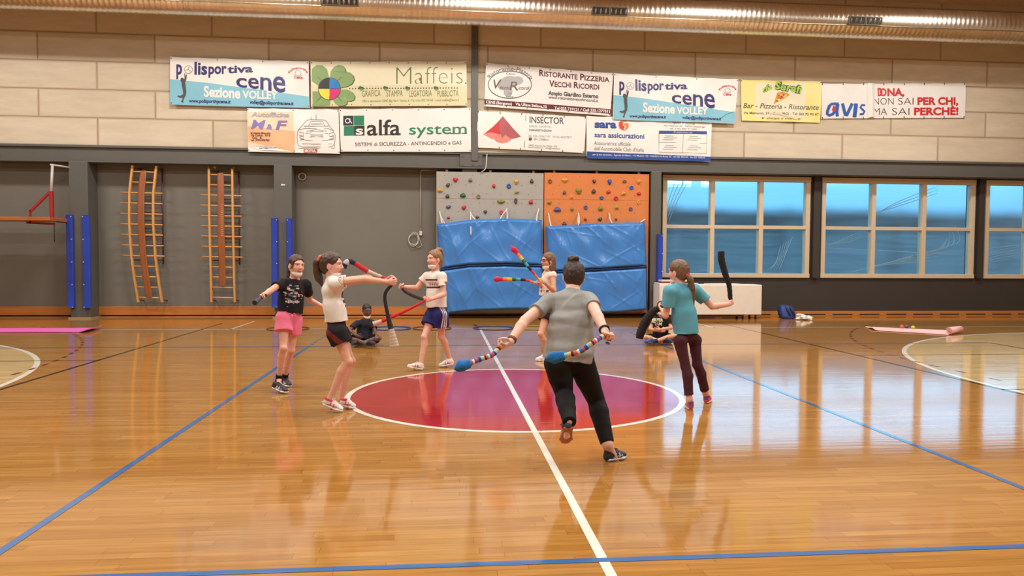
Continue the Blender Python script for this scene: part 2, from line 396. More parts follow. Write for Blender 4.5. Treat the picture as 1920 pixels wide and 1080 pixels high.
# ---- windows
M_glass = bpy.data.materials.new('window_glass'); M_glass.use_nodes = True
nt = M_glass.node_tree; nt.nodes.clear()
out = nd(nt, 'ShaderNodeOutputMaterial'); tr = nd(nt, 'ShaderNodeBsdfTransparent'); gl = nd(nt, 'ShaderNodeBsdfGlossy'); mixs = nd(nt, 'ShaderNodeMixShader'); fr = nd(nt, 'ShaderNodeFresnel')
tr.inputs[0].default_value = (0.92, 0.97, 1, 1); gl.inputs['Roughness'].default_value = 0.02; fr.inputs[0].default_value = 1.45
nt.links.new(fr.outputs[0], mixs.inputs[0]); nt.links.new(tr.outputs[0], mixs.inputs[1]); nt.links.new(gl.outputs[0], mixs.inputs[2]); nt.links.new(mixs.outputs[0], out.inputs[0])
def film_material():
    m = bpy.data.materials.new('plastic_sheeting'); m.use_nodes = True; nt = m.node_tree; nt.nodes.clear(); L = nt.links
    out = nd(nt, 'ShaderNodeOutputMaterial'); tr = nd(nt, 'ShaderNodeBsdfRefraction'); tl = nd(nt, 'ShaderNodeBsdfTranslucent'); tr.inputs['IOR'].default_value = 1.18; tr.inputs['Roughness'].default_value = 0.30; gl = nd(nt, 'ShaderNodeBsdfGlossy')
    tr.inputs[0].default_value = (0.46, 0.73, 0.82, 1); tl.inputs[0].default_value = (0.26, 0.42, 0.48, 1); gl.inputs['Roughness'].default_value = 0.25
    tc = nd(nt, 'ShaderNodeTexCoord'); mp = nd(nt, 'ShaderNodeMapping'); mp.inputs['Scale'].default_value = (0.35, 1, 6.0); mp.inputs['Rotation'].default_value = (0, 0.12, 0)
    L.new(tc.outputs['Object'], mp.inputs[0])
    n = nd(nt, 'ShaderNodeTexNoise'); n.inputs['Scale'].default_value = 1.6; n.inputs['Detail'].default_value = 6; n.inputs['Distortion'].default_value = 0.4; L.new(mp.outputs[0], n.inputs['Vector'])
    b = nd(nt, 'ShaderNodeBump'); b.inputs['Strength'].default_value = 0.15; b.inputs['Distance'].default_value = 0.02; L.new(n.outputs['Fac'], b.inputs['Height'])
    L.new(b.outputs[0], gl.inputs['Normal']); L.new(b.outputs[0], tl.inputs['Normal'])
    m1 = nd(nt, 'ShaderNodeMixShader'); mr = nd(nt, 'ShaderNodeMapRange'); mr.inputs['From Min'].default_value = 0.3; mr.inputs['From Max'].default_value = 0.7; mr.inputs['To Min'].default_value = 0.04; mr.inputs['To Max'].default_value = 0.22
    L.new(n.outputs['Fac'], mr.inputs['Value']); L.new(mr.outputs[0], m1.inputs[0]); L.new(tr.outputs[0], m1.inputs[1]); L.new(tl.outputs[0], m1.inputs[2])
    m2 = nd(nt, 'ShaderNodeMixShader'); m2.inputs[0].default_value = 0.06; L.new(m1.outputs[0], m2.inputs[1]); L.new(gl.outputs[0], m2.inputs[2]); L.new(m2.outputs[0], out.inputs[0])
    return m
M_film = film_material()
M_fold = mat('plastic_fold', (190, 215, 225), 0.35)
sheet_labels = ['translucent blue plastic sheeting hung outside the window beside the climbing wall',
                'translucent blue plastic sheeting with long sagging folds outside the middle window',
                'translucent blue plastic sheeting outside the window cut by the right picture edge']
rs = random.Random(3)
for i, (a, b_) in enumerate(wins):
    w = MB(); fw = 0.1
    xa = [a+(b_-a)*k/3 for k in range(4)]
    w.bbox(a-0.03, b_+0.03, LY-0.05, LY+0.16, WZ1-fw, WZ1+0.03, 0.008); w.bbox(a-0.03, b_+0.03, LY-0.06, LY+0.16, WZ0-0.05, WZ0+0.06, 0.008)
    for k, x in enumerate(xa):
        x = x+(0.035 if k == 0 else -0.035 if k == 3 else 0); w.bbox(x-0.055, x+0.055, LY-0.045, LY+0.14, WZ0+0.05, WZ1-fw+0.01, 0.006)
    zm = WZ0+(WZ1-WZ0)*0.495
    for k in range(3): w.bbox(xa[k]+0.03, xa[k+1]-0.03, LY-0.035, LY+0.14, zm-0.045, zm+0.045, 0.006)
    wo_ = struct(w, 'window_%d' % (i+1), M_frame)
    g = MB()
    for k in range(3):
        for z0, z1 in ((WZ0, zm), (zm, WZ1)): g.box(xa[k]+0.02, xa[k+1]-0.02, LY+0.05, LY+0.056, z0+0.02, z1-0.02)
    g.build('glass_pane', M_glass, wo_)
    # sheeting: wavy film with taut folds
    s_ = MB(); nx, nz = 80, 44; fy = LY+0.375
    def fpos(u, v, a=a, b_=b_, i=i):
        x = a-0.12+(b_-a+0.24)*u; z = WZ0-0.25+(WZ1-WZ0+0.5)*v
        y = fy+0.02*math.sin(5*u+3*i+2*v)+0.008*math.sin(9*v+4*u+i)+0.004*math.sin(17*u-5*v)
        return (x, y, z)
    vs = [fpos(k/nx, l/nz) for l in range(nz+1) for k in range(nx+1)]
    s_.add(vs, [(l*(nx+1)+k, l*(nx+1)+k+1, (l+1)*(nx+1)+k+1, (l+1)*(nx+1)+k) for l in range(nz) for k in range(nx) if not (i == 0 and l >= 37 and l <= 39 and (7 <= k <= 13 or 15 <= k <= 18 or 24 <= k <= 29))], 0, True)
    folds = []
    if i == 1:
        folds += [[(0.0, .33), (.4, .31), (.75, .285), (1, .27)]]
        for k in range(9): folds.append([(0.22+.02*k, .1+.006*k), (.42+.03*k, .17+.012*k), (.62+.04*k, .2+.022*k), (.8+.015*k, .22+.04*k)])
        for k in range(4): folds.append([(.05, .36-.02*k), (.2, .37+.01*k), (.32, .42+.02*k)])
        for k in range(3): folds.append([(.36+.02*k, .62), (.55, .7+.02*k), (.8, .82+.03*k)])
    elif i == 0:
        for k in range(5): folds.append([(.74+.02*k, .12), (.8+.02*k, .2+.03*k), (.83+.02*k, .34+.02*k)])
        for k in range(4): folds.append([(.05+.015*k, .55), (.1+.02*k, .75), (.14+.03*k, .92)])
        folds.append([(.3, .13), (.45, .1), (.6, .105), (.95, .11)])
    else:
        folds += [[(0.0, .3), (.2, .34), (.45, .36), (.8, .3)]]
        for k in range(5): folds.append([(.02, .12+.03*k), (.15+.02*k, .2+.03*k), (.3+.03*k, .24+.03*k)])
    for fo in folds:
        pts = [fpos(q[0], q[1]) for q in catmull([(p_[0], p_[1], 0) for p_ in fo], 6)]
        s_.tube([(p_[0], p_[1]-0.012, p_[2]) for p_ in pts], [0.004+0.006*math.sin(PI*k/(len(pts)-1)) for k in range(len(pts))], 5, 1)
    so = s_.build('plastic_sheet', [M_film, M_fold], loc=((a+b_)/2, fy, WZ0-0.25), fix=False)
    tag(so, sheet_labels[i], 'plastic sheet', 'plastic sheets outside the windows')
# outside: yard, far building, added ridge that hides the low sky from the camera
M_yard = mat('yard_asphalt', (60, 66, 70), 0.9, var=0.1)
M_ext = mat('far_facade', (92, 112, 120), 0.8, var=0.1)
struct(MB().box(-60, 200, BACK_Y+0.1, 90, -0.3, -0.05), 'exterior_ground', M_yard)
t = MB(); t.box(-20, 60, 26, 30, -0.1, 3.1); t.box(-20, 60, 25.4, 30, 3.08, 3.62, 1)
for k in range(14): t.box(-16+k*5, -15.7+k*5, 25.6, 26, -0.1, 3.75)
struct(t, 'exterior_wall', [M_ext, mat('dark_eaves', (34, 38, 42), .8)])
t = MB(); rr_ = random.Random(2); P_ = [(-60+i*4, 12.3+.15*math.sin(i*.4)) for i in range(70)]
for i in range(69): t.add([(P_[i][0], 88, -1), (P_[i+1][0], 88, -1), (P_[i+1][0], 97, P_[i+1][1]), (P_[i][0], 97, P_[i][1]), (P_[i+1][0], 110, -1), (P_[i][0], 110, -1)], [(0, 1, 2, 3), (3, 2, 4, 5)], 0)
struct(t, 'exterior_sky_block', mat('haze_tinted_ridge', (150, 186, 202), .9, var=.12, vscale=.02))  # ridge added to dim the window view; bluish haze is put into its colour
# ================================================================== sponsor banners on the block wall
_glyph = {}
def glyphs(s, bold=0.0):
    """flat lettering outlines: vertices (n,2), faces; unit capital height"""
    key = (s, bold)
    if key in _glyph: return _glyph[key]
    cu = bpy.data.curves.new('lettering', 'FONT'); cu.body = s; cu.size = 1.0; cu.offset = bold; cu.resolution_u = 3; cu.fill_mode = 'BOTH'
    o = bpy.data.objects.new('lettering', cu); me = bpy.data.meshes.new_from_object(o)
    v = np.array([x.co[:2] for x in me.vertices]); f = [tuple(p.vertices) for p in me.polygons]
    bpy.data.objects.remove(o); bpy.data.curves.remove(cu); bpy.data.meshes.remove(me)
    _glyph[key] = (v/CAP, f); return _glyph[key]
CAP = 1.0
_h, _ = glyphs('H'); CAP = _h[:, 1].max(); _glyph.clear()

INK = dict(white=(228, 224, 218), cream=(226, 220, 190), navy=(44, 34, 104), sky=(126, 186, 206), black=(34, 32, 34), grey=(112, 112, 112), ltgrey=(168, 166, 164),
           leaf=(128, 158, 96), darkleaf=(70, 96, 58), cyan=(20, 120, 190), magenta=(206, 36, 110), yellow=(236, 214, 60), peach=(226, 176, 132), palepeach=(232, 206, 178), violet=(128, 116, 176),
           green=(24, 120, 84), maroon=(92, 22, 40), red=(196, 40, 44), pink=(226, 130, 120), rose=(168, 84, 88), blue=(22, 84, 168), deepblue=(34, 72, 146), orange=(232, 120, 40),
           paleyellow=(232, 220, 140), lime=(168, 204, 60), forest=(48, 78, 30), crust=(206, 136, 60), brown=(92, 70, 52), graphite=(72, 72, 74), olive=(106, 122, 70), softyellow=(214, 208, 168), mint=(92, 130, 110))
def ink(n): return mat('print_'+n, INK[n], 0.45, var=0.02)

class Banner:
    def __init__(s, z, corners, base, Y=10.225, amp=0.008, seed=0, wl=0.9):
        s.z = z; s.c = np.array(corners, float); s.amp = amp; s.seed = seed; s.wl = wl
        s.W = np.array([J(z[0]+x/z[2], z[1]+y/z[2], Y) for x, y in corners]); s.Y = Y
        s.mats = [base]; s.b = MB()
        s.w = np.linalg.norm(s.W[1]-s.W[0]); s.h = np.linalg.norm(s.W[3]-s.W[0])
        nx, ny = 90, 30
        vs = [s.pos(i/nx, j/ny, 0) for j in range(ny+1) for i in range(nx+1)]
        fs = [(j*(nx+1)+i, j*(nx+1)+i+1, (j+1)*(nx+1)+i+1, (j+1)*(nx+1)+i) for j in range(ny) for i in range(nx)]
        s.b.add(vs, fs, s.mi(base), True)
        vb = [s.pos(i/nx, j/ny, -0.003) for j in range(ny+1) for i in range(nx+1)]
        s.b.add(vb, [f[::-1] for f in fs], s.mi(base), True)
    def mi(s, m):
        m = ink(m) if isinstance(m, str) else m
        ms = [ink(x) if isinstance(x, str) else x for x in s.mats]; s.mats = ms
        if m not in ms: ms.append(m)
        return ms.index(m)
    def bil(s, C, u, v):      # v = 0 top, 1 bottom
        u = np.asarray(u)[..., None]; v = np.asarray(v)[..., None]
        return (C[0]*(1-u)+C[1]*u)*(1-v)+(C[3]*(1-u)+C[2]*u)*v
    def pos(s, u, v, off):
        p = s.bil(s.W, u, v)
        X = u*s.w; Zz = v*s.h; k = 2*PI/s.wl; sd = s.seed
        rip = np.sin(k*X+sd)*0.5+np.sin(k*0.63*X-k*0.8*Zz+2*sd)*0.6+np.sin(k*1.3*X+k*1.1*Zz+sd*3)*0.25
        p = np.array(p); p[..., 1] -= off+s.amp*(rip+1.2)+0.012*np.sin(PI*np.clip(v, 0, 1))
        sag = 0.012*np.abs(np.sin(PI*X/0.62))
        p[..., 2] -= np.where(np.asarray(v) < 0.06, sag*(1-np.asarray(v)/0.06), 0)
        return p
    def uv(s, P):
        P = np.asarray(P, float); u = np.full(len(P), .5); v = np.full(len(P), .5)
        for _ in range(8):
            q = s.bil(s.c, u, v)-P
            du = s.bil(s.c, u+1e-4, v)-s.bil(s.c, u, v); dv = s.bil(s.c, u, v+1e-4)-s.bil(s.c, u, v)
            du /= 1e-4; dv /= 1e-4
            det = du[:, 0]*dv[:, 1]-du[:, 1]*dv[:, 0]
            u = u-(q[:, 0]*dv[:, 1]-q[:, 1]*dv[:, 0])/det; v = v-(du[:, 0]*q[:, 1]-du[:, 1]*q[:, 0])/det
        return u, v
    def put(s, P, faces, m, off=0.006):
        u, v = s.uv(P); s.b.add(s.pos(u, v, off), faces, s.mi(m))
        return s
    def text(s, t, x0, y0, x1, y1, cap, m, bold=0.0, shear=0.0, off=0.006):
        v, f = glyphs(t, bold); v = v.copy()
        lo, hi = v[:, 0].min(), v[:, 0].max(); d = np.array([x1-x0, y1-y0], float)
        a = (v[:, 0]-lo)/(hi-lo); L = np.linalg.norm(d)
        P = np.array([x0, y0])+a[:, None]*d+np.stack([shear*v[:, 1]*cap, -v[:, 1]*cap], -1)
        return s.put(P, f, m, off)
    def arc(s, t, cx, cy, rx, ry, a0, a1, cap, m, bold=0.0, off=0.006):
        v, f = glyphs(t, bold); lo, hi = v[:, 0].min(), v[:, 0].max()
        a = np.radians(a0+(a1-a0)*(v[:, 0]-lo)/(hi-lo))
        P = np.stack([cx+(rx+v[:, 1]*cap)*np.cos(a), cy-(ry+v[:, 1]*cap)*np.sin(a)], -1)
        return s.put(P, f, m, off)
    def poly(s, pts, m, off=0.006):
        f = tessellate_polygon([[Vector((x, y, 0)) for x, y in pts]])
        return s.put(pts, [tuple(t) for t in f], m, off)
    def ell(s, cx, cy, rx, ry, m, off=0.006, a0=0, a1=360, n=28, fan=True):
        A = np.radians(np.linspace(a0, a1, n+1)); pts = [(cx, cy)]+[(cx+rx*math.cos(a), cy-ry*math.sin(a)) for a in A]
        return s.put(pts, [(0, i, i+1) for i in range(1, n+1)], m, off)
    def stroke(s, pts, w, m, off=0.006, closed=False):
        P = np.array(pts+([pts[0]] if closed else []), float)
        V = []
        for i in range(len(P)):
            t = P[min(i+1, len(P)-1)]-P[max(i-1, 0)]; t /= np.linalg.norm(t)+1e-9; n = np.array([-t[1], t[0]])*w/2
            V += [P[i]+n, P[i]-n]
        return s.put(V, [(2*i, 2*i+1, 2*i+3, 2*i+2) for i in range(len(P)-1)], m, off)
    def oval(s, cx, cy, rx, ry, w, m, a0=0, a1=360, off=0.006):
        return s.stroke([(cx+rx*math.cos(math.radians(a)), cy-ry*math.sin(math.radians(a))) for a in np.linspace(a0, a1, 40)], w, m, off)
    def patch(s, xs, top, bot, m, off=0.0035, nx=60, ny=16):
        """area between two curves, as a fine grid that follows the cloth"""
        X = np.linspace(xs[0], xs[-1], nx+1); T = np.interp(X, xs, top); B = np.interp(X, xs, bot)
        P = [(X[i], T[i]+(B[i]-T[i])*j/ny) for j in range(ny+1) for i in range(nx+1)]
        return s.put(P, [(j*(nx+1)+i, j*(nx+1)+i+1, (j+1)*(nx+1)+i+1, (j+1)*(nx+1)+i) for j in range(ny) for i in range(nx)], m, off)
    def eyelets(s, n, top=True, bottom=True, ties=0.0):
        for i in range(n+1):
            for v, on in ((0.035, top), (0.965, bottom)):
                if on:
                    u = 0.008+0.984*i/n; p = s.pos(np.array(u), np.array(v), 0.002)
                    s.b.tube([p, p-np.array([0, 0.006, 0])], 0.013, 8, s.mi('graphite'))
                    if ties: s.b.tube([p-np.array([0, 0.004, 0]), p+np.array([0.005, 0.0, ties if v < .5 else -ties])], 0.007, 6, s.mi('graphite'))
        return s
    def done(s, label, group='sponsor banners on the block wall'):
        c = s.W.mean(0); o = s.b.build('banner', s.mats, loc=(c[0], s.Y, min(s.W[2][2], s.W[3][2])), fix=False)
        return tag(o, label, 'banner', group)

ZA, ZB, ZC = (300, 90, 3.2), (880, 100, 1920/520), (1370, 130, 1920/460)

def player(b, pts, m='graphite'):
    b.poly(pts, m, 0.009)
# --- club banner (volleyball section), left
def club(b, f):
    """f maps the left banner's drawing points to this banner's"""
    F = lambda pts: [f(x, y) for x, y in pts]
    L = F([(62, 188), (300, 212), (560, 247), (893, 292)]); Bm = F([(62, 340), (300, 348), (560, 354), (897, 360)])
    b.patch([p[0] for p in L], [p[1] for p in L], [np.interp(p[0], [q[0] for q in Bm], [q[1] for q in Bm]) for p in L], 'sky')
    sc = abs(f(162, 100)[0]-f(62, 100)[0])/100
    def T(t, x0, y0, x1, y1, cap, m, bold=0., shear=0., off=0.006):
        p, q = f(x0, y0), f(x1, y1); b.text(t, p[0], p[1], q[0], q[1], cap*sc, m, bold, shear, off)
    T('p', 100, 157, 134, 158, 82, 'navy', .03)
    T('lis', 206, 158, 282, 160, 72, 'navy', .03); T('por', 290, 156, 398, 153, 62, 'navy', .03); T('tiva', 402, 151, 556, 146, 44, 'navy', .028)
    T('c', 455, 232, 520, 238, 78, 'navy', .014); T('e', 527, 239, 592, 247, 92, 'navy', .014); T('n', 600, 248, 668, 257, 108, 'navy', .014); T('e', 676, 258, 752, 268, 134, 'navy', .014)
    T('Sezione', 262, 292, 480, 302, 60, 'white', .035, off=0.009); T('VOLLEY', 492, 302, 706, 308, 44, 'white', .035, off=0.009)
    T('www.polisportivacene.it', 172, 326, 420, 333, 19, 'navy', .03, .15, .009); T('volley@polisportivacene.it', 534, 334, 800, 344, 19, 'navy', .03, .15, .009)
    c = f(171, 131); r = 23*sc; b.ell(c[0], c[1], r, r, 'white', .007); b.oval(c[0], c[1], r, r, 2.5*sc, 'grey', off=.008)
    for a in (20, 140, 260): b.oval(c[0]+r*.7*math.cos(math.radians(a)), c[1]-r*.7*math.sin(math.radians(a)), r*.7, r*.7, 1.6*sc, 'grey', a+110, a+250, .008)
    player(b, F([(147, 155), (151, 153), (154, 175), (158, 160), (162, 162), (159, 190), (152, 205), (155, 235), (158, 262), (155, 285), (146, 300), (140, 318), (141, 328), (126, 324), (134, 312), (136, 298), (120, 300), (106, 292), (108, 286), (124, 288), (140, 278), (138, 255), (132, 225), (131, 205), (125, 200), (125, 185), (133, 179), (142, 182), (146, 190), (149, 185)]))
    c = f(830, 152); b.arc('Polisportiva', c[0], c[1]+18*sc, 56*sc, 44*sc, 158, 22, 12*sc, 'red', .03)
    b.oval(c[0]-2*sc, c[1], 18*sc, 16*sc, 2.5*sc, 'ltgrey'); b.oval(c[0]-2*sc, c[1], 29*sc, 22*sc, 2.0*sc, 'ltgrey', 200, 340)
    for k in (-1, 1): b.stroke([(c[0]-2*sc+k*10*sc, c[1]-14*sc), (c[0]-2*sc+k*18*sc, c[1]), (c[0]-2*sc+k*16*sc, c[1]+14*sc)], 3*sc, 'ltgrey')
    T('Cene', 803, 184, 857, 186, 15, 'red', .035)
b = Banner(ZA, [(62, 52), (893, 80), (897, 360), (62, 340)], 'white', 10.210, seed=1)
club(b, lambda x, y: (x, y)); b.eyelets(3); b.done('white and sky blue banner with large purple letters and jumping player, upper left end')
# right copy of the club banner
def f2(x, y):
    u = (x-62)/833.0; v = (y-52-28*u)/284.0
    P = (np.array([1000, 138])*(1-u)+np.array([1860, 180])*u)*(1-v)+(np.array([993, 454])*(1-u)+np.array([1832, 487])*u)*v
    return (float(P[0]), float(P[1]))
b = Banner(ZB, [(1000, 138), (1860, 180), (1832, 487), (993, 454)], 'white', 10.200, seed=4, amp=0.011)
club(b, f2); b.stroke([(1720, 462), (1780, 420), (1832, 405)], 4, 'mint', .009); b.eyelets(3, bottom=False)
b.done('white and sky blue purple-lettered banner hanging lower, beside the yellow pizza banner')
# --- clover banner
b = Banner(ZA, [(903, 80), (1838, 80), (1843, 347), (910, 352)], 'cream', 10.220, seed=2)
b.patch([906, 1842], [225, 225], [352, 347], 'softyellow')
def leafp(cx, cy, ax, ay, bx, by):   # heart leaf from the centre outwards
    pts = []
    for i in range(40):
        t_ = 2*PI*i/40; hx = 16*math.sin(t_)**3; hy = 13*math.cos(t_)-5*math.cos(2*t_)-2*math.cos(3*t_)-math.cos(4*t_)
        hy = (hy+17)/29.0; hx = hx/16.0
        pts.append((cx+ax*hy+bx*hx, cy+ay*hy+by*hx))
    return pts
for lf in ([(1018, 182), (1024, 140), (1045, 112), (1070, 103), (1095, 108), (1108, 125), (1112, 145), (1135, 148), (1155, 165), (1162, 190), (1150, 215), (1120, 232), (1082, 240), (1016, 246)],
           [(1016, 250), (1082, 252), (1120, 250), (1150, 265), (1166, 290), (1160, 312), (1140, 322), (1120, 320), (1118, 338), (1100, 348), (1070, 348), (1050, 335), (1030, 300), (1018, 300)]):
    b.poly([(x+5, y+3) for x, y in lf], 'darkleaf', .009); b.poly(lf, 'leaf', .0115)
b.poly([(912, 125), (940, 104), (975, 105), (1000, 128), (1012, 175), (1016, 245), (960, 232), (912, 200)], 'leaf', .0105)
b.poly([(916, 262), (960, 262), (1016, 250), (1022, 300), (1018, 345), (918, 351)], 'leaf', .0105)
for dx, dy in ((-1, -1), (1, -1), (1, 1), (-1, 1)): b.stroke([(1016+40*dx, 246+40*dy), (1016+72*dx, 246+72*dy)], 2.5, 'darkleaf', .0135)
for a0, m_ in ((90, 'black'), (0, 'cyan'), (180, 'yellow'), (270, 'magenta')): b.ell(1016, 246, 65, 66, m_, .0145, a0, a0+90, 14)
b.oval(1016, 246, 65, 66, 3, 'graphite', off=.0175); b.stroke([(951, 246), (1081, 246)], 2, 'black', .0175); b.stroke([(1016, 180), (1016, 312)], 2, 'black', .0175)
b.text('Maffeis', 1414, 220, 1815, 216, 106, 'olive', -.025); b.ell(1834, 212, 5, 5, 'olive')
for k in range(40):
    x = 1136+k*17
    if x < 1795: b.ell(x, 245-(x-1136)*.006, 4.2, 4.2, 'graphite', n=8)
for x in (1204, 1350, 1482, 1654): b.ell(x-5, 240, 10, 9, 'darkleaf', .010); b.ell(x+7, 243, 8, 9, 'darkleaf', .009); b.ell(x, 251, 8, 7, 'leaf', .010)
for t_, x0, x1 in (('GRAFICA', 1208, 1320), ('STAMPA', 1355, 1452), ('LEGATORIA', 1492, 1628), ('PUBBLICITÀ', 1662, 1790)): b.text(t_, x0, 293, x1, 290, 36, 'olive', .0)
b.text('Uffici e laboratorio: CENE (Bg) Via V. Veneto, 6 - Tel. e Fax 035.718.044 - e-mail: maffeis@libero.it', 1210, 326, 1792, 319, 14, 'olive')
b.eyelets(8); b.done('pale yellow banner with green clover leaf and four-colour disc')
# --- car workshop banner
b = Banner(ZA, [(524, 360), (1072, 368), (1080, 635), (530, 622)], 'white', 10.237, seed=5, amp=0.012, wl=0.7)
b.patch([528, 800], [385, 385], [590, 590], 'palepeach'); b.patch([528, 808], [470, 500], [560, 628], 'peach', .005)
b.poly([(540, 596), (620, 590), (800, 586), (845, 600), (760, 620), (600, 612)], 'white', .009)
b.text('Autofficina', 550, 412, 775, 416, 26, 'ltgrey', .03, .2, .012); b.text('M', 548, 486, 618, 488, 52, 'violet', .02, .3, .012); b.text('&', 640, 488, 675, 489, 30, 'violet', .03, .1, .012); b.text('F', 694, 490, 750, 491, 52, 'violet', .02, .3, .012)
for k, (t_, x0, x1) in enumerate((('di Azzola Maurizio', 545, 665), ('Via Caduti , 93 B', 545, 662), ('Cene    Bg', 553, 615), ('tel. 3395.302762', 547, 657))): b.text(t_, x0, 516+k*14, x1, 518+k*14, 11, 'maroon', .02, .15, .014)
b.text('lubrmf@gmail.com', 595, 605, 698, 603, 9, 'blue', .01, .2, .012)
for pts in ([(850, 470), (880, 435), (900, 430), (980, 432), (1000, 440), (1018, 470)], [(862, 470), (1012, 470)], [(850, 470), (828, 495), (822, 530), (826, 580), (850, 594), (1030, 594), (1048, 575), (1052, 525), (1040, 495), (1018, 470)], [(828, 495), (870, 482), (1010, 484), (1040, 497)],
            [(840, 540), (880, 556), (1000, 556), (1040, 540)], [(850, 575), (1030, 576)], [(905, 520), (975, 520), (980, 535), (900, 535)], [(890, 470), (905, 440), (975, 440), (990, 470)], [(835, 505), (862, 512), (858, 530), (832, 522)], [(1042, 507), (1014, 514), (1018, 532), (1046, 524)],
            [(835, 535), (860, 530), (862, 550), (838, 552)], [(1015, 552), (1040, 550), (1042, 532), (1018, 532)], [(905, 415), (907, 432)], [(936, 398), (937, 432)], [(830, 590), (835, 602), (1045, 602), (1050, 580)], [(880, 500), (935, 490), (1000, 500)], [(872, 512), (1008, 514)]):
    b.stroke(pts, 2.4, 'grey', .007)
for x0, x1, y in ((905, 975, 456), (900, 980, 502), (905, 965, 577), (842, 858, 545), (1020, 1038, 545), (902, 978, 528)): b.stroke([(x0, y), (x1, y)], 5, 'ltgrey', .008)
b.patch([862, 942], [606, 607], [627, 628], 'red', .008, 8, 4); b.text('MOTUL', 868, 624, 936, 625, 14, 'white', .05, 0, .013)
b.eyelets(2); b.done('peach and white banner with a drawn rally car, lower row left end')
# --- alarm company banner
b = Banner(ZA, [(1076, 366), (1864, 358), (1866, 624), (1086, 622)], 'white', 10.231, seed=6, amp=0.006)
for x, y, m_ in ((1100, 408, 'black'), (1163, 407, 'green'), (1104, 469, 'green'), (1165, 468, 'black')): b.patch([x, x+60], [y, y-1], [y+58, y+57], m_, .006, 6, 6)
b.oval(1126, 438, 13, 13, 5, 'white', off=.010); b.stroke([(1139, 424), (1141, 440), (1151, 454)], 5, 'white', .010); b.text('s', 1174, 521, 1218, 520, 52, 'white', .02, 0, .010)
b.text('alfa', 1240, 524, 1440, 522, 90, 'black', .012); b.text('system', 1492, 520, 1840, 514, 62, 'green', .006)
for x0, x1, y, m_ in ((1311, 1351, 521, 'black'), (1355, 1392, 521, 'black'), (1738, 1762, 514, 'green'), (1766, 1792, 514, 'green'), (1808, 1842, 513, 'green'), (1409, 1442, 521, 'black')): b.stroke([(x0, y), (x1, y)], 5, m_, .0065)
b.text('SISTEMI di SICUREZZA - ANTINCENDIO e GAS', 1170, 590, 1808, 579, 21, 'graphite')
b.eyelets(5); b.done('white banner with black and green letters and four-square logo')
# --- restaurant banner
b = Banner(ZB, [(115, 65), (996, 138), (975, 434), (103, 367)], 'white', 10.217, seed=7)
b.patch([104, 980], [318, 388], [352, 420], 'maroon', .004)
b.text('CENE (Bergamo)', 115, 346, 292, 360, 18, 'white', .03, 0, .009); b.text('Via Ulisse Bellora,10', 316, 360, 532, 380, 18, 'white', .03, 0, .009); b.text('Tel 035 719121 / Cell 335.1277511', 584, 388, 972, 413, 18, 'white', .03, 0, .009)
b.text('R', 480, 156, 512, 159, 42, 'maroon', .025); b.text('ISTORANTE', 514, 159, 746, 182, 33, 'maroon', .02); b.text('P', 764, 184, 792, 187, 42, 'maroon', .025); b.text('IZZERIA', 794, 187, 968, 201, 33, 'maroon', .02)
b.text('V', 548, 230, 584, 233, 42, 'maroon', .025); b.text('ECCHI', 586, 233, 700, 238, 33, 'maroon', .02); b.text('R', 720, 241, 752, 243, 42, 'maroon', .025); b.text('ICORDI', 754, 243, 896, 252, 33, 'maroon', .02)
b.text('Ampio Giardino Esterno', 542, 288, 890, 312, 27, 'graphite', .035); b.text('www.ristorantevecchiricordi.it', 542, 313, 888, 340, 20, 'graphite', .008, .2)
b.oval(278, 218, 148, 94, 5, 'graphite'); b.ell(278, 200, 60, 42, 'ltgrey', .004); b.ell(235, 215, 44, 40, 'ltgrey', .0035); b.ell(330, 190, 40, 30, 'ltgrey', .0035); b.ell(265, 265, 30, 38, 'ltgrey', .0035)
b.arc('Ristorante-Pizzeria', 278, 222, 152, 104, 152, 22, 26, 'grey', .005)
b.text('V', 150, 244, 205, 248, 62, 'brown', .0, .25, .008); b.text('ecchi', 206, 248, 272, 252, 26, 'brown', 0, .3, .008); b.text('R', 276, 256, 334, 258, 60, 'brown', .0, .2, .008); b.text('icordi', 334, 252, 406, 256, 26, 'brown', 0, .3, .008)
b.text('Cene', 252, 146, 312, 150, 12, 'grey'); b.text('Da', 268, 284, 290, 286, 13, 'grey', 0, .2); b.text('Laika', 252, 304, 300, 307, 13, 'grey', 0, .2)
b.eyelets(6); b.done('white banner with maroon bottom stripe and oval emblem, right of the wall post')
# --- pest control banner
b = Banner(ZB, [(58, 396), (808, 440), (795, 690), (52, 652)], 'white', 10.235, seed=8, amp=0.006)
b.poly([(230, 436), (200, 470), (160, 510), (97, 562), (150, 582), (225, 588), (215, 520)], 'red', .004); b.poly([(230, 436), (262, 475), (300, 520), (354, 577), (300, 592), (225, 588), (212, 520)], 'rose', .0045)
b.poly([(97, 560), (150, 548), (200, 560), (240, 590), (260, 600), (150, 590)], 'pink', .007); b.poly([(165, 590), (225, 550), (290, 596), (262, 616), (225, 622), (190, 614)], 'pink', .0065); b.poly([(206, 480), (230, 436), (250, 490), (256, 550), (225, 590), (205, 540)], 'rose', .008)
b.stroke([(389, 428), (378, 656)], 3, 'graphite'); b.text('INSECTOR', 414, 482, 652, 490, 44, 'graphite', .012)
b.text('pests control', 411, 510, 560, 516, 18, 'ltgrey'); b.text('DISINFESTAZIONI', 411, 538, 565, 544, 13, 'graphite', .01); b.text('BG 035-19967147   MI 02-45077877', 408, 580, 708, 590, 15, 'ltgrey')
b.ell(419, 594, 11, 11, 'graphite'); b.text('391-7398431', 442, 602, 546, 606, 13, 'grey'); b.text('24052 Azzano San Paolo - BG', 406, 642, 604, 650, 11, 'grey'); b.text('www.insector.it - info@insector.it', 405, 655, 625, 666, 11, 'grey')
b.eyelets(5, ties=.04); b.done('white banner with red fan-shaped emblem, lower row right of the wall post')
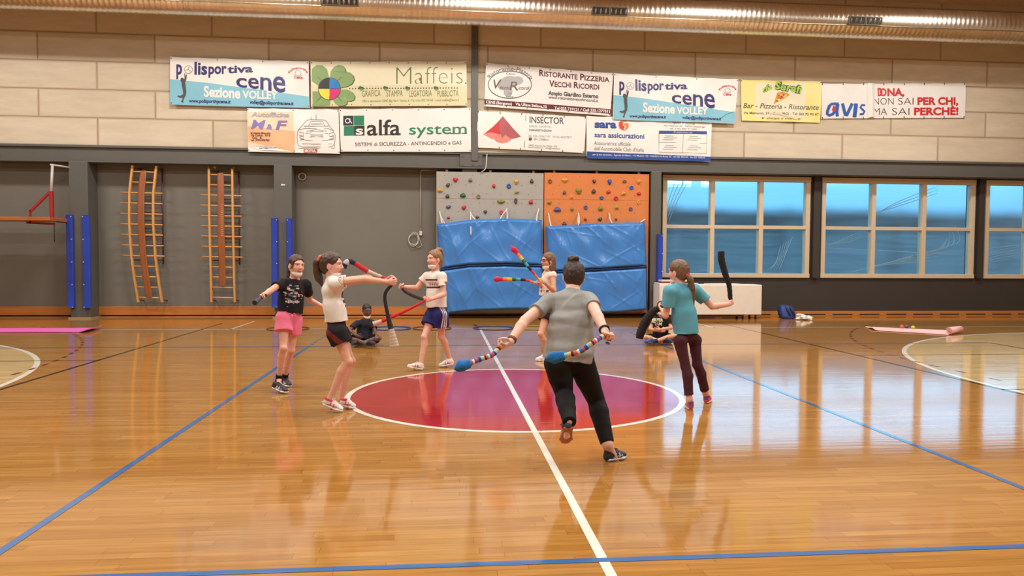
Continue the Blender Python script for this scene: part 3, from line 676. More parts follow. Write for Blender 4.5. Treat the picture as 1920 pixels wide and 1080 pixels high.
# --- insurance banner
b = Banner(ZB, [(810, 432), (1678, 470), (1666, 752), (810, 712)], 'white', 10.241, seed=9, amp=0.010)
b.patch([812, 1668], [680, 716], [728, 750], 'deepblue', .004)
b.text('sara', 865, 514, 1014, 518, 50, 'deepblue', .045); b.ell(1064, 500, 36, 34, 'orange', .006); b.poly([(1030, 480), (1050, 468), (1056, 490), (1080, 508), (1070, 535), (1040, 520)], 'red', .008); b.stroke([(1095, 478), (1066, 482), (1060, 498), (1076, 510), (1066, 530)], 7, 'white', .010)
b.text('sara assicurazioni', 864, 580, 1206, 592, 34, 'deepblue', .02); b.text('Assicuratrice ufficiale', 862, 634, 1112, 642, 26, 'grey', -.005); b.text("dell'Automobile Club d'Italia", 862, 672, 1202, 682, 26, 'grey', -.005)
b.text('per la tua sicurezza - Agenzia di Albino - Via Mazzini 170 - Nembro via Roma 10 - tel 035 752150 - fax 035 760210', 852, 706, 1628, 728, 11, 'white', .005, 0, .009)
b.text('Agenzia di Gazzaniga', 1400, 486, 1560, 492, 13, 'grey', .01, .2); b.text('Via Vittorio 20 - 24025 Gazzaniga', 1340, 506, 1630, 514, 11, 'grey'); b.text('tel. e fax 035 711000', 1384, 526, 1572, 532, 11, 'grey')
b.patch([1308, 1642], [536, 540], [557, 560], 'deepblue', .005, 20, 3); b.text('Ci siamo anche nelle', 1410, 552, 1540, 556, 10, 'white', 0, 0, .009)
b.stroke([(1308, 548), (1306, 684), (1638, 694), (1642, 550)], 2.5, 'grey'); b.stroke([(1476, 560), (1472, 690)], 2, 'grey'); b.stroke([(1308, 616), (1640, 624)], 2, 'grey')
for cx in (1340, 1510):
    for r_ in (574, 640):
        for k, w_ in enumerate((60, 90, 74)): b.stroke([(cx+10-k*8, r_+k*13+cx*.02-30), (cx+10-k*8+w_, r_+k*13+cx*.02-28)], 4, 'ltgrey')
b.done('white banner with dark blue bottom band and orange round emblem, lower row right end')
# --- pizza banner
b = Banner(ZC, [(76, 80), (708, 92), (696, 418), (84, 402)], 'paleyellow', 10.272, seed=10, amp=0.013, wl=0.8)
b.patch([190, 580], [110, 115], [375, 385], 'cream', .003)
for off, bo, m_ in ((.005, .09, 'forest'), (.008, .02, 'lime')):
    b.text('da', 240, 184, 316, 158, 46, m_, bo, .25, off); b.text('Serafì', 338, 152, 545, 190, 54, m_, bo, .25, off)
b.poly([(362, 182), (400, 178), (440, 188), (456, 202), (400, 240), (330, 274), (345, 230)], 'crust', .006); b.poly([(366, 196), (440, 203), (395, 236), (345, 262)], 'yellow', .008)
for x, y in ((372, 206), (408, 204), (384, 228), (356, 248), (398, 222)): b.ell(x, y, 9, 8, 'red', .010, n=12)
for x, y in ((390, 213), (366, 228)): b.ell(x, y, 6, 5, 'forest', .010, n=10)
b.text('Bar - Pizzeria - Ristorante', 96, 303, 680, 318, 38, 'brown', .005, .25); b.text('Via Matteotti, 37 - Cene (BG) - Tel: 035 72 93 67', 98, 350, 684, 362, 17, 'brown', .01); b.text("E' chiuso il martedì", 240, 388, 540, 396, 13, 'brown', 0, .2)
b.stroke([(300, 345), (380, 352), (470, 380), (520, 392)], 12, 'softyellow', .012); b.eyelets(2, bottom=False)
b.done('small pale yellow banner with a pizza slice picture')
# --- blood donor banner, folded over near its middle
b = Banner(ZC, [(708, 110), (1836, 108), (1832, 380), (708, 386)], 'white', 10.272, seed=11, amp=0.006)
b.stroke([(770, 285), (755, 325), (752, 348), (768, 362), (796, 350), (815, 325), (828, 275)], 22, 'blue', .006); b.stroke([(834, 272), (826, 330), (830, 370)], 22, 'blue', .007)
b.stroke([(758, 318), (764, 290), (784, 273), (812, 270), (838, 272)], 20, 'blue', .0065); b.ell(803, 316, 14, 20, 'red', .010); b.poly([(790, 312), (800, 278), (816, 312)], 'red', .010)
b.stroke([(868, 268), (892, 360), (900, 364), (945, 268)], 24, 'blue', .006); b.stroke([(975, 268), (963, 376)], 30, 'blue', .006); b.stroke([(1044, 282), (1020, 280), (1008, 298), (1024, 314), (1040, 330), (1030, 350), (1004, 352)], 16, 'blue', .006)
b.text('D', 1142, 208, 1180, 208, 58, 'red', .04); b.text('O', 1158, 208, 1212, 208, 56, 'red', .035, 0, .007); b.text('NA,', 1218, 208, 1350, 207, 56, 'red', .04)
b.text('NON', 1108, 278, 1266, 278, 54, 'brown', -.015); b.text('SAI', 1302, 278, 1422, 277, 54, 'brown', -.015); b.text('PER CHI,', 1454, 277, 1776, 276, 54, 'red', .04)
b.text('MA', 1110, 358, 1216, 358, 54, 'brown', -.015); b.text('SAI', 1254, 358, 1390, 358, 54, 'brown', -.015); b.text('PERCHÈ!', 1428, 357, 1778, 355, 54, 'red', .04)
b.eyelets(7, ties=.05)
for x, w_ in ((1086, 11),):    # the fold that stands off the wall
    P = []
    for j in range(21):
        y = 108+276*j/20
        for k in range(9): P.append((x-w_*2+w_*5*k/8, y))
    u_, v_ = b.uv(P); pos_ = b.pos(u_, v_, 0.0)
    for j in range(21):
        for k in range(9): pos_[j*9+k][1] -= 0.004+0.05*math.sin(PI*k/8)**2*(0.35+0.65*j/20); pos_[j*9+k][2] += 0.03*math.sin(PI*k/8)*(j/20)
    b.b.add(pos_, [(j*9+k, j*9+k+1, (j+1)*9+k+1, (j+1)*9+k) for j in range(20) for k in range(8)], b.mi('white'), True)
b.done('long white banner with bold red slogan and blue letters, right end of the upper row')
# ================================================================== ventilation duct
M_duct = mat('galvanised_duct', (226, 216, 200), 0.30, metal=1.0, var=0.10, vscale=1.5, stretch=(3, 1, 1))
M_slot = mat('grille_dark', (46, 42, 40), 0.5)
DY, DZ, DR = 8.9, 7.055, 0.355
duct = thing('ventilation_duct', (0, DY, DZ), 'long round galvanised spiral air duct running under the ceiling along the wall', 'duct')
d = MB(); nseg = 40; pitch = 0.115; x = -15.5; prof = []
while x < 17.5:
    prof += [(x, DR), (x+pitch*0.30, DR), (x+pitch*0.5, DR+0.007), (x+pitch*0.7, DR)]; x += pitch
vs = []; fs = []
for k, (x, r) in enumerate(prof):
    for j in range(nseg):
        a = 2*PI*j/nseg; vs.append((x+0.03*math.sin(a), DY+r*math.cos(a), DZ+r*math.sin(a)))
for k in range(len(prof)-1):
    for j in range(nseg):
        j2 = (j+1) % nseg; fs.append((k*nseg+j, k*nseg+j2, (k+1)*nseg+j2, (k+1)*nseg+j))
d.add(vs, fs, 0, True); d.build('duct_tube', M_duct, duct)
s_ = MB(); a = math.radians(207); s_.tube([(-15.5, DY+(DR+.006)*math.cos(a), DZ+(DR+.006)*math.sin(a)), (17.5, DY+(DR+.006)*math.cos(a), DZ+(DR+.006)*math.sin(a))], 0.012, 8); s_.build('seam', M_duct, duct)
for cx in (-8.85, -3.0, 2.93, 8.93):
    g = MB(); gs = MB(); an = math.radians(190); n = np.array([0, math.cos(an), math.sin(an)]); up = np.array([0, n[2], -n[1]])*1.0
    up = np.cross(n, [1, 0, 0]); up = up if up[2] > 0 else -up
    c = np.array([cx, DY, DZ])+n*(DR+0.012)
    for k in (0, 1):
        x0 = cx-0.41+0.41*k; x1 = x0+0.40
        for dz in (-0.085, 0.085): g.beam(np.array([x0, c[1], c[2]])+up*dz, np.array([x1, c[1], c[2]])+up*dz, 0.02, 0.016, n)
        for xx in (x0+.008, x1-.008): g.beam(np.array([xx, c[1], c[2]])-up*0.085, np.array([xx, c[1], c[2]])+up*0.085, 0.016, 0.02, n)
        for q in range(17): 
            xx = x0+.02+q*.0225; g.beam(np.array([xx, c[1], c[2]])-up*0.08+n*0.002, np.array([xx, c[1], c[2]])+up*0.08+n*0.002, 0.005, 0.012, n)
        b0 = c-n*0.012; gs.add([np.array([x0, b0[1], b0[2]])-up*.08, np.array([x1, b0[1], b0[2]])-up*.08, np.array([x1, b0[1], b0[2]])+up*.08, np.array([x0, b0[1], b0[2]])+up*.08], [(0, 1, 2, 3)])
    gv = g.build('air_grille', mat('grille_metal', (120, 112, 98), 0.4, metal=.7), duct); gs.build('grille_opening', M_slot, gv)

# ================================================================== wooden climbing ladders on the wall
M_lad = mat('pale_ash_wood', (206, 150, 84), 0.4, var=0.12, vscale=3, stretch=(6, 6, 1))
M_plank = mat('red_brown_plank', (146, 84, 46), 0.32, var=0.16, vscale=2.5, stretch=(10, 10, 1), coat=.3)
M_purple = mat('purple_steel', (84, 40, 50), 0.45)
def ladder(x_of, zt, zb, plank, nr, long_, label, marks, bow):
    y0 = 10.40
    def yb(z): return y0-bow*math.sin(PI*(z-zb)/(zt-zb))
    t = thing('wall_ladder', (x_of(zb), 10.55, zb), label, 'ladder', 'wooden ladders hung on the grey wall')
    zs = np.linspace(zb, zt, 22)
    for sd in (-1, 1):
        m = MB(); P = [np.array([x_of(z)+sd*0.27, yb(z), z]) for z in zs]
        for i in range(len(P)-1): m.beam(P[i], P[i+1]+(P[i+1]-P[i])*.03, 0.045, 0.06, (0, -1, 0))
        m.build('rail', M_lad, t)
    dz = (zt-zb-0.25)/(nr-1)
    for k in range(nr):
        z = zt-0.14-k*dz; m = MB(); hw = 0.47 if long_[0] <= k < long_[1] else 0.27
        m.tube([(x_of(z)-hw, yb(z), z+.004), (x_of(z)+hw, yb(z), z-.006)], 0.017, 10); m.build('rung', M_lad, t)
    m = MB(); za, zc = plank; zz = np.linspace(za, zc, 24); V = []
    for z in zz:
        for dx, dy in ((-.075, -.035), (-.05, -.045), (.05, -.045), (.075, -.035), (.075, -.02), (-.075, -.02)):
            w = 1.0 if za+.03 < z < zc-.03 else .86
            V.append((x_of(z)+dx*w, yb(z)+dy, z))
    F = [(6*i+j, 6*i+(j+1) % 6, 6*i+6+(j+1) % 6, 6*i+6+j) for i in range(23) for j in range(6)]+[(5, 4, 3, 2, 1, 0), tuple(138+j for j in range(6))]
    m.add(V, F, 0)
    for z, w in marks: m.box(x_of(z)-.0, x_of(z)+w, yb(z)-.047, yb(z)-.044, z-.008, z+.008, 1)
    m.build('plank', [M_plank, mat('worn_wood', (196, 140, 92), 0.4)], t)
    m = MB()
    for sd in (-1, 1):
        m.tube([(x_of(zt-.4)+sd*0.24+.1, 10.66, zt-.02), (x_of(zt-.4)+sd*.24+.1, 10.66, zb+.9)], 0.018, 8)
        for z in (zt-.05, zb+1.0): m.tube([(x_of(zt-.4)+sd*.24+.1, 10.66, z), (x_of(z)+sd*.27, yb(z), z)], 0.014, 8)
        m.tube([(x_of(zb)+sd*.27, yb(zb+.06), zb+.06), (x_of(zb)+sd*.27, LY, zb+.02)], 0.014, 8)
        m.tube([(x_of(zt-.4)+sd*.24+.1, 10.66, zt-.15), (x_of(zt-.4)+sd*.24+.1, LY, zt-.15)], 0.014, 8)
    for k in range(7): z = zt-.7-k*.19; m.tube([(x_of(zt-.4)-.14, 10.66, z), (x_of(zt-.4)+.34, 10.66, z)], 0.010, 8)
    m.build('wall_bracket', M_purple, t)
def curve1(z):
    # bends towards the right at its lower end
    return np.interp(z, [0.36, 0.9, 1.5, 2.3, 3.0, 3.62], [-7.70, -7.76, -7.81, -7.845, -7.845, -7.79])
def curve2(z): return np.interp(z, [0.36, 1.5, 3.0, 3.58], [-6.02, -6.02, -6.04, -6.05])
ladder(curve1, 3.60, 0.38, (0.50, 3.49), 13, (2, 9), 'curved wooden wall ladder with brown plank, nearer the steel column with the hoop', [(2.35+.0*k, .0) for k in range(1)], .10)
ladder(curve2, 3.56, 0.38, (0.78, 3.46), 13, (2, 9), 'straight wooden wall ladder with scuffed brown plank, right of the curved one', [(2.72-k*.05, .055) for k in range(16)], .06)

# ================================================================== steel column pads
M_pad = mat('blue_vinyl', (38, 66, 172), 0.25, coat=.4, bump=.12, bscale=14)
M_rivet = mat('pale_rivet', (190, 196, 206), 0.3)
def pad(x0, x1, z0, z1, label, side):
    y = 10.215
    o = thing('column_pad', ((x0+x1)/2, y-.04, z0), label, 'column pad', 'blue vinyl pads on the steel columns')
    m = MB(); n = 26; V = []
    for i in range(n+1):
        z = z0+(z1-z0)*i/n; b = .006*math.sin(9*z)+(.01 if i in (0, n) else 0)
        for dx, dy in ((0, 0), (0, -.06-b), (.02, -.085-b), ((x1-x0)-.02, -.085-b), (x1-x0, -.06-b), (x1-x0, 0)): V.append((x0+dx, y+dy, z))
    F = [(6*i+j, 6*i+(j+1) % 6, 6*i+6+(j+1) % 6, 6*i+6+j) for i in range(n) for j in range(6)]+[(0, 1, 2, 3, 4, 5)[::-1], tuple(6*n+j for j in range(6))]
    m.add(V, F, 0, False); m.build('vinyl_cover', M_pad, o)
    for k in range(5):
        m = MB(); z = z0+.02+(z1-z0-.06)*k/4; x = (x1-.02 if side > 0 else x0+.03)
        m.tube([(x, y-.07, z), (x, y-.10, z)], 0.011, 8); m.build('rivet', M_rivet, o)
pad(-9.47, -9.32, .26, 2.42, 'blue vinyl pad on the left edge of the column beside the basketball hoop', 1)
pad(-9.11, -8.95, .26, 2.42, 'blue vinyl pad on the right edge of the column beside the basketball hoop', -1)
pad(-4.83, -4.68, .26, 2.39, 'blue vinyl pad behind the girl in pink shorts, left edge of its column', 1)
pad(-4.48, -4.34, .26, 2.39, 'blue vinyl pad behind the girl in pink shorts, right edge of its column', -1)
pad(4.56, 4.70, .26, 2.09, 'blue vinyl pad on the column between climbing wall and windows', 1)

# ================================================================== folded side basketball hoop
hoop_y = 9.7
h = thing('basketball_backboard', (-10.3, 9.9, 2.3), 'wooden basketball backboard seen edge on with red steel bracket beside the left column', 'basketball backboard')
m = MB(); m.bbox(-11.9, -9.42, 9.35, 10.15, 2.245, 2.325, .008); m.build('board', mat('varnished_board', (172, 98, 46), .35, var=.18, vscale=3, stretch=(1, 8, 8)), h)
M_redst = mat('red_steel', (158, 40, 44), .35)
m = MB(); m.bbox(-9.62, -9.54, 9.72, 9.80, 2.30, 2.93, .01); m.beam((-9.6, 9.76, 2.92), (-10.03, 9.76, 2.47), .05, .05, (0, 1, 0)); m.beam((-10.04, 9.76, 2.5), (-10.04, 9.76, 2.2), .035, .05, (0, 1, 0)); m.beam((-10.12, 9.76, 2.215), (-9.52, 9.76, 2.19), .05, .05)
m.build('bracket', M_redst, h)
m = MB(); m.tube([(-9.585, 9.76, 2.9), (-9.61, 9.9, 3.55)], .03, 10); m.tube([(-9.66, 9.9, 3.54), (-9.40, 10.24, 3.52)], .022, 8); m.build('support_pole', mat('white_steel', (186, 182, 172), .35), h)
m = MB(); m.tube([(-9.53, 9.76, 2.2), (-9.53, 9.76, 1.78)], .008, 6); m.tube([(-9.5, 9.8, 2.25), (-9.44, 10.24, 2.25)], .02, 8); m.build('pull_rod', M_black, h)

# ================================================================== small fittings on the grey wall
o = thing('round_wall_fitting', (-4.2, LY-.03, 3.46), 'small round dome fitting on the grey wall beside the second column', 'lamp')  # plain round dome on the wall, gives no light
m = MB(); c = np.array([-4.2, LY-.05, 3.44]); m.tube([c+np.array([.085*math.cos(a), 0, .085*math.sin(a)]) for a in np.linspace(0, 2*PI, 25)[:-1]], .018, 8, closed=True); m.build('rim', mat('pale_rim', (168, 162, 150), .4), o)
m = MB(); m.tube([c+np.array([0, .05, 0]), c+np.array([0, -.005, 0])], .07, 20); m.build('lens', mat('dark_lens', (74, 68, 62), .2), o)
o = thing('column_sticker', (-4.56, 10.215, 3.18), 'torn white sticker on the second steel column', 'sticker')
m = MB(); m.add([(-4.61, 10.217, 3.17), (-4.52, 10.217, 3.175), (-4.51, 10.217, 3.205), (-4.56, 10.217, 3.20), (-4.60, 10.217, 3.215)], [(0, 1, 2, 3, 4)], 0)
m.add([(-4.61, 10.213, 3.17), (-4.52, 10.213, 3.175), (-4.51, 10.213, 3.205), (-4.56, 10.213, 3.20), (-4.60, 10.213, 3.215)], [(0, 1, 2, 3, 4)], 0); m.build('paper', mat('white_paper', (222, 218, 210), .6), o)
M_cab = mat('white_cable', (206, 200, 188), .45)
o = thing('hanging_cable', (-1.35, LY-.04, 1.9), 'white cable on the grey wall ending in a coil left of the climbing wall', 'cable')
px = lambda x, y: J(x, y, LY-.03)
m = MB(); A, B_, C_ = px(822, 319), px(789, 319), px(789, 434); A[2] = B_[2]; C_[0] = B_[0]; m.tube([A, B_+(.05, 0, 0), B_+(.012, 0, -.012), B_+(0, 0, -.05), C_], .011, 8); m.build('conduit', M_cab, o)
m = MB(); q = px(789, 437); m.bbox(q[0]-.035, q[0]+.035, q[1]-.03, q[1]+.03, q[2]-.06, q[2]+.05, .008); m.build('plug_box', M_cab, o)
m = MB(); c0 = px(776, 449)
pts = [c0+np.array([(.13+.012*math.sin(k*.9))*math.cos(2*PI*k/20)+.02*math.sin(k*.3), -.012*(k/20)-.01, (.15+.01*math.cos(k*.7))*math.sin(2*PI*k/20)-.02*math.cos(k*.21)]) for k in range(64)]
m.tube(pts+[px(788, 452), px(791, 460), px(786, 464), px(780, 463)], .008, 6); m.tube([px(785, 452), px(783, 446), px(787, 438)], .006, 6); m.build('coil', M_cab, o)
o = thing('beam_cable', (.12, BY-.02, 3.6), 'thin white cable running down over the steel beam below the wall post', 'cable')
m = MB(); m.tube([J(915, 278, 10.52), J(913, 290, BY-.01), J(911, 315, BY-.015), J(909, 318, BY), J(901, 324, 10.28)], .012, 8); m.build('cable_run', M_cab, o)
o = thing('wall_hook', (-6.1, LY-.02, 3.62), 'two small white knobs on the wall above the straight wooden ladder', 'hook')
for x, y, r in ((403, 313.5, .035), (391, 313, .018), (438, 314.5, .014)):
    m = MB(); q = J(x, y, LY-.02); m.tube([q+np.array([0, .03, 0]), q, q-np.array([0, .02, 0])], [r, r, r*.6], 10); m.build('knob', M_cab, o)

# ================================================================== climbing wall
M_cgrey = mat('grey_climb_panel', (160, 156, 148), .7, var=.03, bump=.3, bscale=160)
M_corange = mat('orange_climb_panel', (206, 122, 64), .7, var=.03, bump=.3, bscale=160)
M_side_o = mat('orange_panel_edge', (226, 150, 96), .6)
HOLD = dict(red=(190, 44, 44), dark=(72, 70, 64), grey=(110, 110, 106), yellow=(206, 152, 52), blue=(38, 84, 160), green=(34, 92, 62), olive=(128, 128, 46), lime=(150, 160, 66), violet=(84, 84, 140), orange=(236, 148, 60), pink=(206, 80, 84), brown=(120, 84, 50))
PY = 10.30
rh = random.Random(11)
def hold(root, x, y, w, hh, col, shape):
    """a bolted resin hold; (x, y) is its place on the panel"""
    c = J(x, y, PY); bm = bmesh.new(); bmesh.ops.create_icosphere(bm, subdivisions=3, radius=1.0)
    sx, sz = w*.0125*.5, hh*.0125*.5; sy = .05+.3*min(sx, sz); ph = rh.uniform(0, 6)
    for v in bm.verts:
        p = v.co.copy(); a = math.atan2(p.z, p.x)
        k = 1+.10*math.sin(3*a+ph)+.06*math.sin(5*a+2*ph)
        if shape == 'tri': k = .80+.34*abs(math.cos(1.5*(a+PI/2)))
        if shape == 'tri_up': k = .80+.34*abs(math.cos(1.5*(a-PI/2)))
        if shape == 'bar': k = 1+.12*math.cos(2*a)
        if shape == 'ring': k = 1.0
        d = 1.0
        if shape == 'ring' and p.y < 0: d = 1-.75*max(0, 1-(p.x*p.x+p.z*p.z)*2.2)
        if shape == 'jug' and p.y < -.2 and p.z > 0: d = 1-.35*p.z
        v.co = Vector((c[0]+p.x*k*sx, c[1]+.01+min(p.y, .15)*sy*d, c[2]+p.z*k*sz+(.25*p.x*sz if shape == 'slant' else 0)))
    m = MB(); m.bm(bm, 0, True)
    q = np.array([c[0], c[1]-sy*(.35 if shape == 'ring' else .98), c[2]]); m.tube([q+np.array([0, .01, 0]), q-np.array([0, .004, 0])], .012, 8, 1)
    o = m.build('climbing_hold', [mat('hold_'+col, HOLD[col], .55, bump=.4, bscale=40), mat('hold_bolt', (150, 148, 140), .3, metal=.6)], root)
    o['label'] = {'dark': 'dark grey', 'olive': 'olive green'}.get(col, col)+' climbing hold'
def panel(x0, x1, z0, z1, m_, label, holds, cells):
    root = thing('climbing_panel', ((x0+x1)/2, PY+.05, z0), label, 'climbing wall', 'panels of the climbing wall')
    m = MB(); m.bbox(x0, x1, PY, PY+.06, z0, z1, .004)
    pn = m.build('board', m_, root)
    m = MB()
    for r in range(7):
        for c in range(7):
            x = x0+.2+(x1-x0-.4)*(c+(.5 if r % 2 else 0))/6.5; z = z1-.09-.22*r
            m.tube([(x, PY+.01, z), (x, PY-.0015, z)], .010, 6)
    m.box(x0+.01, x1-.01, PY-.001, PY+.01, z1-.655, z1-.650)
    m.build('bolt_hole', mat('bolt_hole_dark', (70, 64, 58), .6), root, fix=False)
    for hd in holds: hold(root, *hd)
    m = MB()
    for bxx in (x0+.25, (x0+x1)/2, x1-.25): m.box(bxx-.03, bxx+.03, PY+.06, LY-.02, z0, z1-.05); m.box(bxx-.03, bxx+.03, PY+.05, PY+.10, z1-.1, z1+.06)
    m.build('batten', mat('batten_wood', (196, 134, 82), .5), root)
    return root
hg = [(854, 337, 10, 9, 'red', 'tri'), (882, 338, 8, 8, 'grey', 'jug'), (840, 347, 8, 8, 'dark', 'slant'), (825, 357, 11, 8, 'yellow', 'jug'), (839, 368, 8, 8, 'dark', 'tri_up'), (868, 366.5, 12, 9, 'green', 'jug'),
      (897, 368.5, 8, 9, 'olive', 'ring'), (926, 349, 6, 10, 'red', 'bar'), (954, 349, 9, 10, 'blue', 'ring'), (968, 341, 9, 10, 'yellow', 'tri'), (997, 340, 7, 9, 'dark', 'tri_up'), (969, 360, 9, 7, 'lime', 'slant'),
      (939, 378, 16, 8, 'olive', 'jug'), (967, 377, 7, 12, 'dark', 'ring'), (995.5, 379, 9, 9, 'red', 'jug'), (841, 388, 10, 7, 'violet', 'slant'), (870, 389, 9, 9, 'red', 'slant'), (910, 397, 7, 7, 'dark', 'jug'), (940, 398, 8, 10, 'pink', 'ring'), (841, 408, 6, 5, 'red', 'jug'), (895, 407, 7, 6, 'brown', 'jug')]
ho = [(1031, 340, 8, 9, 'brown', 'ring'), (1059, 338, 13, 8, 'yellow', 'tri'), (1114, 340, 7, 8, 'dark', 'tri'), (1143, 341, 8, 11, 'blue', 'tri'), (1171, 340.5, 9, 6, 'brown', 'ring'), (1198, 341, 9, 9, 'yellow', 'slant'),
      (1184, 352, 9, 8, 'blue', 'ring'), (1058, 361, 7, 8, 'violet', 'slant'), (1085, 358, 12, 12, 'olive', 'tri'), (1113, 359, 9, 9, 'dark', 'slant'), (1141, 360, 9, 7, 'red', 'slant'), (1169, 363, 10, 7, 'yellow', 'slant'), (1198, 363, 9, 7, 'red', 'jug'),
      (1071.5, 369.5, 6, 7, 'orange', 'jug'), (1128, 371, 9, 7, 'blue', 'ring'), (1155, 372, 10, 9, 'red', 'ring'), (1030, 380, 9, 7, 'olive', 'slant'), (1197, 379, 6, 9, 'orange', 'ring'), (1045, 393, 15, 10, 'violet', 'tri_up'), (1072.5, 392, 7, 8, 'olive', 'jug'),
      (1098, 389, 8, 9, 'violet', 'ring'), (1126, 391, 10, 10, 'olive', 'tri_up'), (1156, 389, 8, 8, 'lime', 'tri_up'), (1182.5, 392, 8, 8, 'violet', 'ring'), (1097.5, 411, 6, 6, 'red', 'jug'), (1125, 411, 9, 7, 'dark', 'slant'), (1155, 411, 5, 5, 'brown', 'jug'), (1058, 420, 9, 8, 'dark', 'tri_up')]
panel(-.93, 1.705, .12, 3.575, M_cgrey, 'grey climbing wall panel with coloured holds', hg, None)
panel(1.725, 4.37, .12, 3.59, M_corange, 'orange climbing wall panel with coloured holds', ho, None)

# ================================================================== blue crash mats hung on the climbing wall
M_mat = mat('blue_tarpaulin', (62, 126, 198), .30, var=.05, vscale=2, coat=.25)
M_band = mat('dark_blue_seam', (26, 40, 84), .4)
M_strap = mat('white_strap', (210, 204, 194), .6)
def crash_mat(top, mid, bot, ys, label, straps, seed):
    """top, mid, bot: outline points from left to right as (x, z); ys depth of the face at the same places"""
    root = thing('crash_mat', ((top[0][0]+top[-1][0])/2, 10.15, min(p[1] for p in bot)), label, 'crash mat', 'blue crash mats on the climbing wall')
    T, Mi, Bo = np.array(top), np.array(mid), np.array(bot)
    def row(A, u): return np.array([np.interp(u, np.linspace(0, 1, len(A)), A[:, 0]), np.interp(u, np.linspace(0, 1, len(A)), A[:, 1])])
    rr = random.Random(seed); cr = [(rr.random(), rr.random(), rr.gauss(0, .28), rr.uniform(.008, .022), rr.uniform(.006, .013)) for _ in range(22)]
    def face(u, v, A, B, low):
        p = row(A, u)*(1-v)+row(B, u)*v; y = np.interp(u, ys[0], ys[1])
        # folds fan out from the straps, dents and puckers
        d = .010*math.sin(7*u+seed)*(1-v)+.008*math.sin(11*v+3*u+seed)+.006*math.sin(23*u-5*v)
        for k, su in enumerate(straps_u):
            a_ = (u-su)/(.05+.45*v); d += (.016 if not low else .008)*math.exp(-(a_-.5)**2*18)+.016*math.exp(-(a_+.45)**2*18)*(0 if low else 1)
        for cu, cv, ca, cw, ch in cr:
            t_ = (u-cu)*math.cos(ca)+(v-cv)*math.sin(ca)*1.2; l_ = -(u-cu)*math.sin(ca)+(v-cv)*math.cos(ca); d += ch*math.exp(-(t_/cw)**2-(l_/.34)**2)
        e = min(u, 1-u, v, 1-v); puff = -.10*min(1, e/.05)**.5
        return np.array([p[0], y-d+puff+.05, p[1]])
    straps_u = [s_[4] for s_ in straps]
    for low, (A, B) in enumerate(((T, Mi+np.array([0, .022])), (Mi-np.array([0, .022]), Bo))):
        m = MB(); nx, nz = 110, 60
        V = [face(i/nx, j/nz, A, B, low) for j in range(nz+1) for i in range(nx+1)]; n1 = len(V)
        V += [np.array([v[0], 10.24, v[2]]) for v in V]
        F = [(j*(nx+1)+i, j*(nx+1)+i+1, (j+1)*(nx+1)+i+1, (j+1)*(nx+1)+i) for j in range(nz) for i in range(nx)]
        ed = [i for i in range(nx+1)]+[(j)*(nx+1)+nx for j in range(1, nz+1)]+[nz*(nx+1)+i for i in range(nx-1, -1, -1)]+[j*(nx+1) for j in range(nz-1, 0, -1)]
        F += [(ed[k], ed[(k+1) % len(ed)], n1+ed[(k+1) % len(ed)], n1+ed[k]) for k in range(len(ed))]
        m.add(V, F, 0, True)
        cv = m.build('mat_half', M_mat, root)
        m = MB(); m.tube([face(i/60, 0, A, B, low)-np.array([0, .012, 0]) for i in range(61)], .011, 6); m.tube([face(0, i/40, A, B, low)-np.array([0, .008, 0]) for i in range(41)], .009, 6); m.tube([face(1, i/40, A, B, low)-np.array([0, .008, 0]) for i in range(41)], .009, 6); m.build('piping', M_band if low else M_mat, cv)
    m = MB(); P = [np.array([*row(Mi, i/30), 0]) for i in range(31)]
    m.tube([(p[0], np.interp(i/30, ys[0], ys[1])-.012, p[1]) for i, p in enumerate(P)], .026, 8); m.build('fold_seam', M_band, root)
    for (x0, y0, x1, y1, u, tail) in straps:
        m = MB(); a = J(x0, y0, PY-.03); c = J(x1, y1, 10.07)
        if u in (0.02,): c = J(x1, y1, 10.12)
        m.tube(catmull([a+np.array([0, .04, .01]), a-np.array([0, .02, 0]), (a+c)/2-np.array([.015, .01, 0]), c], 5), .017, 6)
        if tail: b_ = J(tail[0], tail[1], 9.93); m.tube(catmull([a+np.array([0, .04, 0]), a-np.array([0, .03, .02]), (a+b_)/2-np.array([0, .06, 0]), b_], 5), .016, 6)
        m.build('strap', M_strap, root)
xz = lambda x, y, Y=10.08: tuple(J(x, y, Y)[[0, 2]])
crash_mat([xz(819, 421), xz(880, 413), xz(950, 410), xz(1016, 413)], [xz(826, 506), xz(880, 498), xz(950, 496), xz(1017, 499)], [xz(838, 588), xz(896, 582), xz(950, 580), xz(1018, 580)],
          ([0, .3, .42, 1], [10.12, 10.08, 10.0, 10.10]), 'large blue crash mat tied in front of the grey climbing panel',
          [(824.5, 398, 834, 420, .04, (829, 419)), (882, 399, 891, 412, .34, (883, 441)), (950, 393, 937, 412, .62, (951, 411)), (1010, 393, 1006, 415, .94, None)], 1)
crash_mat([xz(1024, 425), xz(1060, 423), xz(1120, 419), xz(1210, 417)], [xz(1030, 511), xz(1090, 507), xz(1150, 504), xz(1213, 500)], [xz(1040, 589), xz(1100, 587), xz(1160, 586), xz(1214, 581)],
          ([0, .3, .7, 1], [10.1, 10.06, 10.08, 10.10]), 'large blue crash mat tied in front of the orange climbing panel',
          [(1028.5, 402, 1037, 434, .06, None), (1084.5, 401, 1085, 423, .33, (1086, 420)), (1142, 402, 1148, 419, .64, None), (1209, 412, 1201, 417, .95, None)], 2)

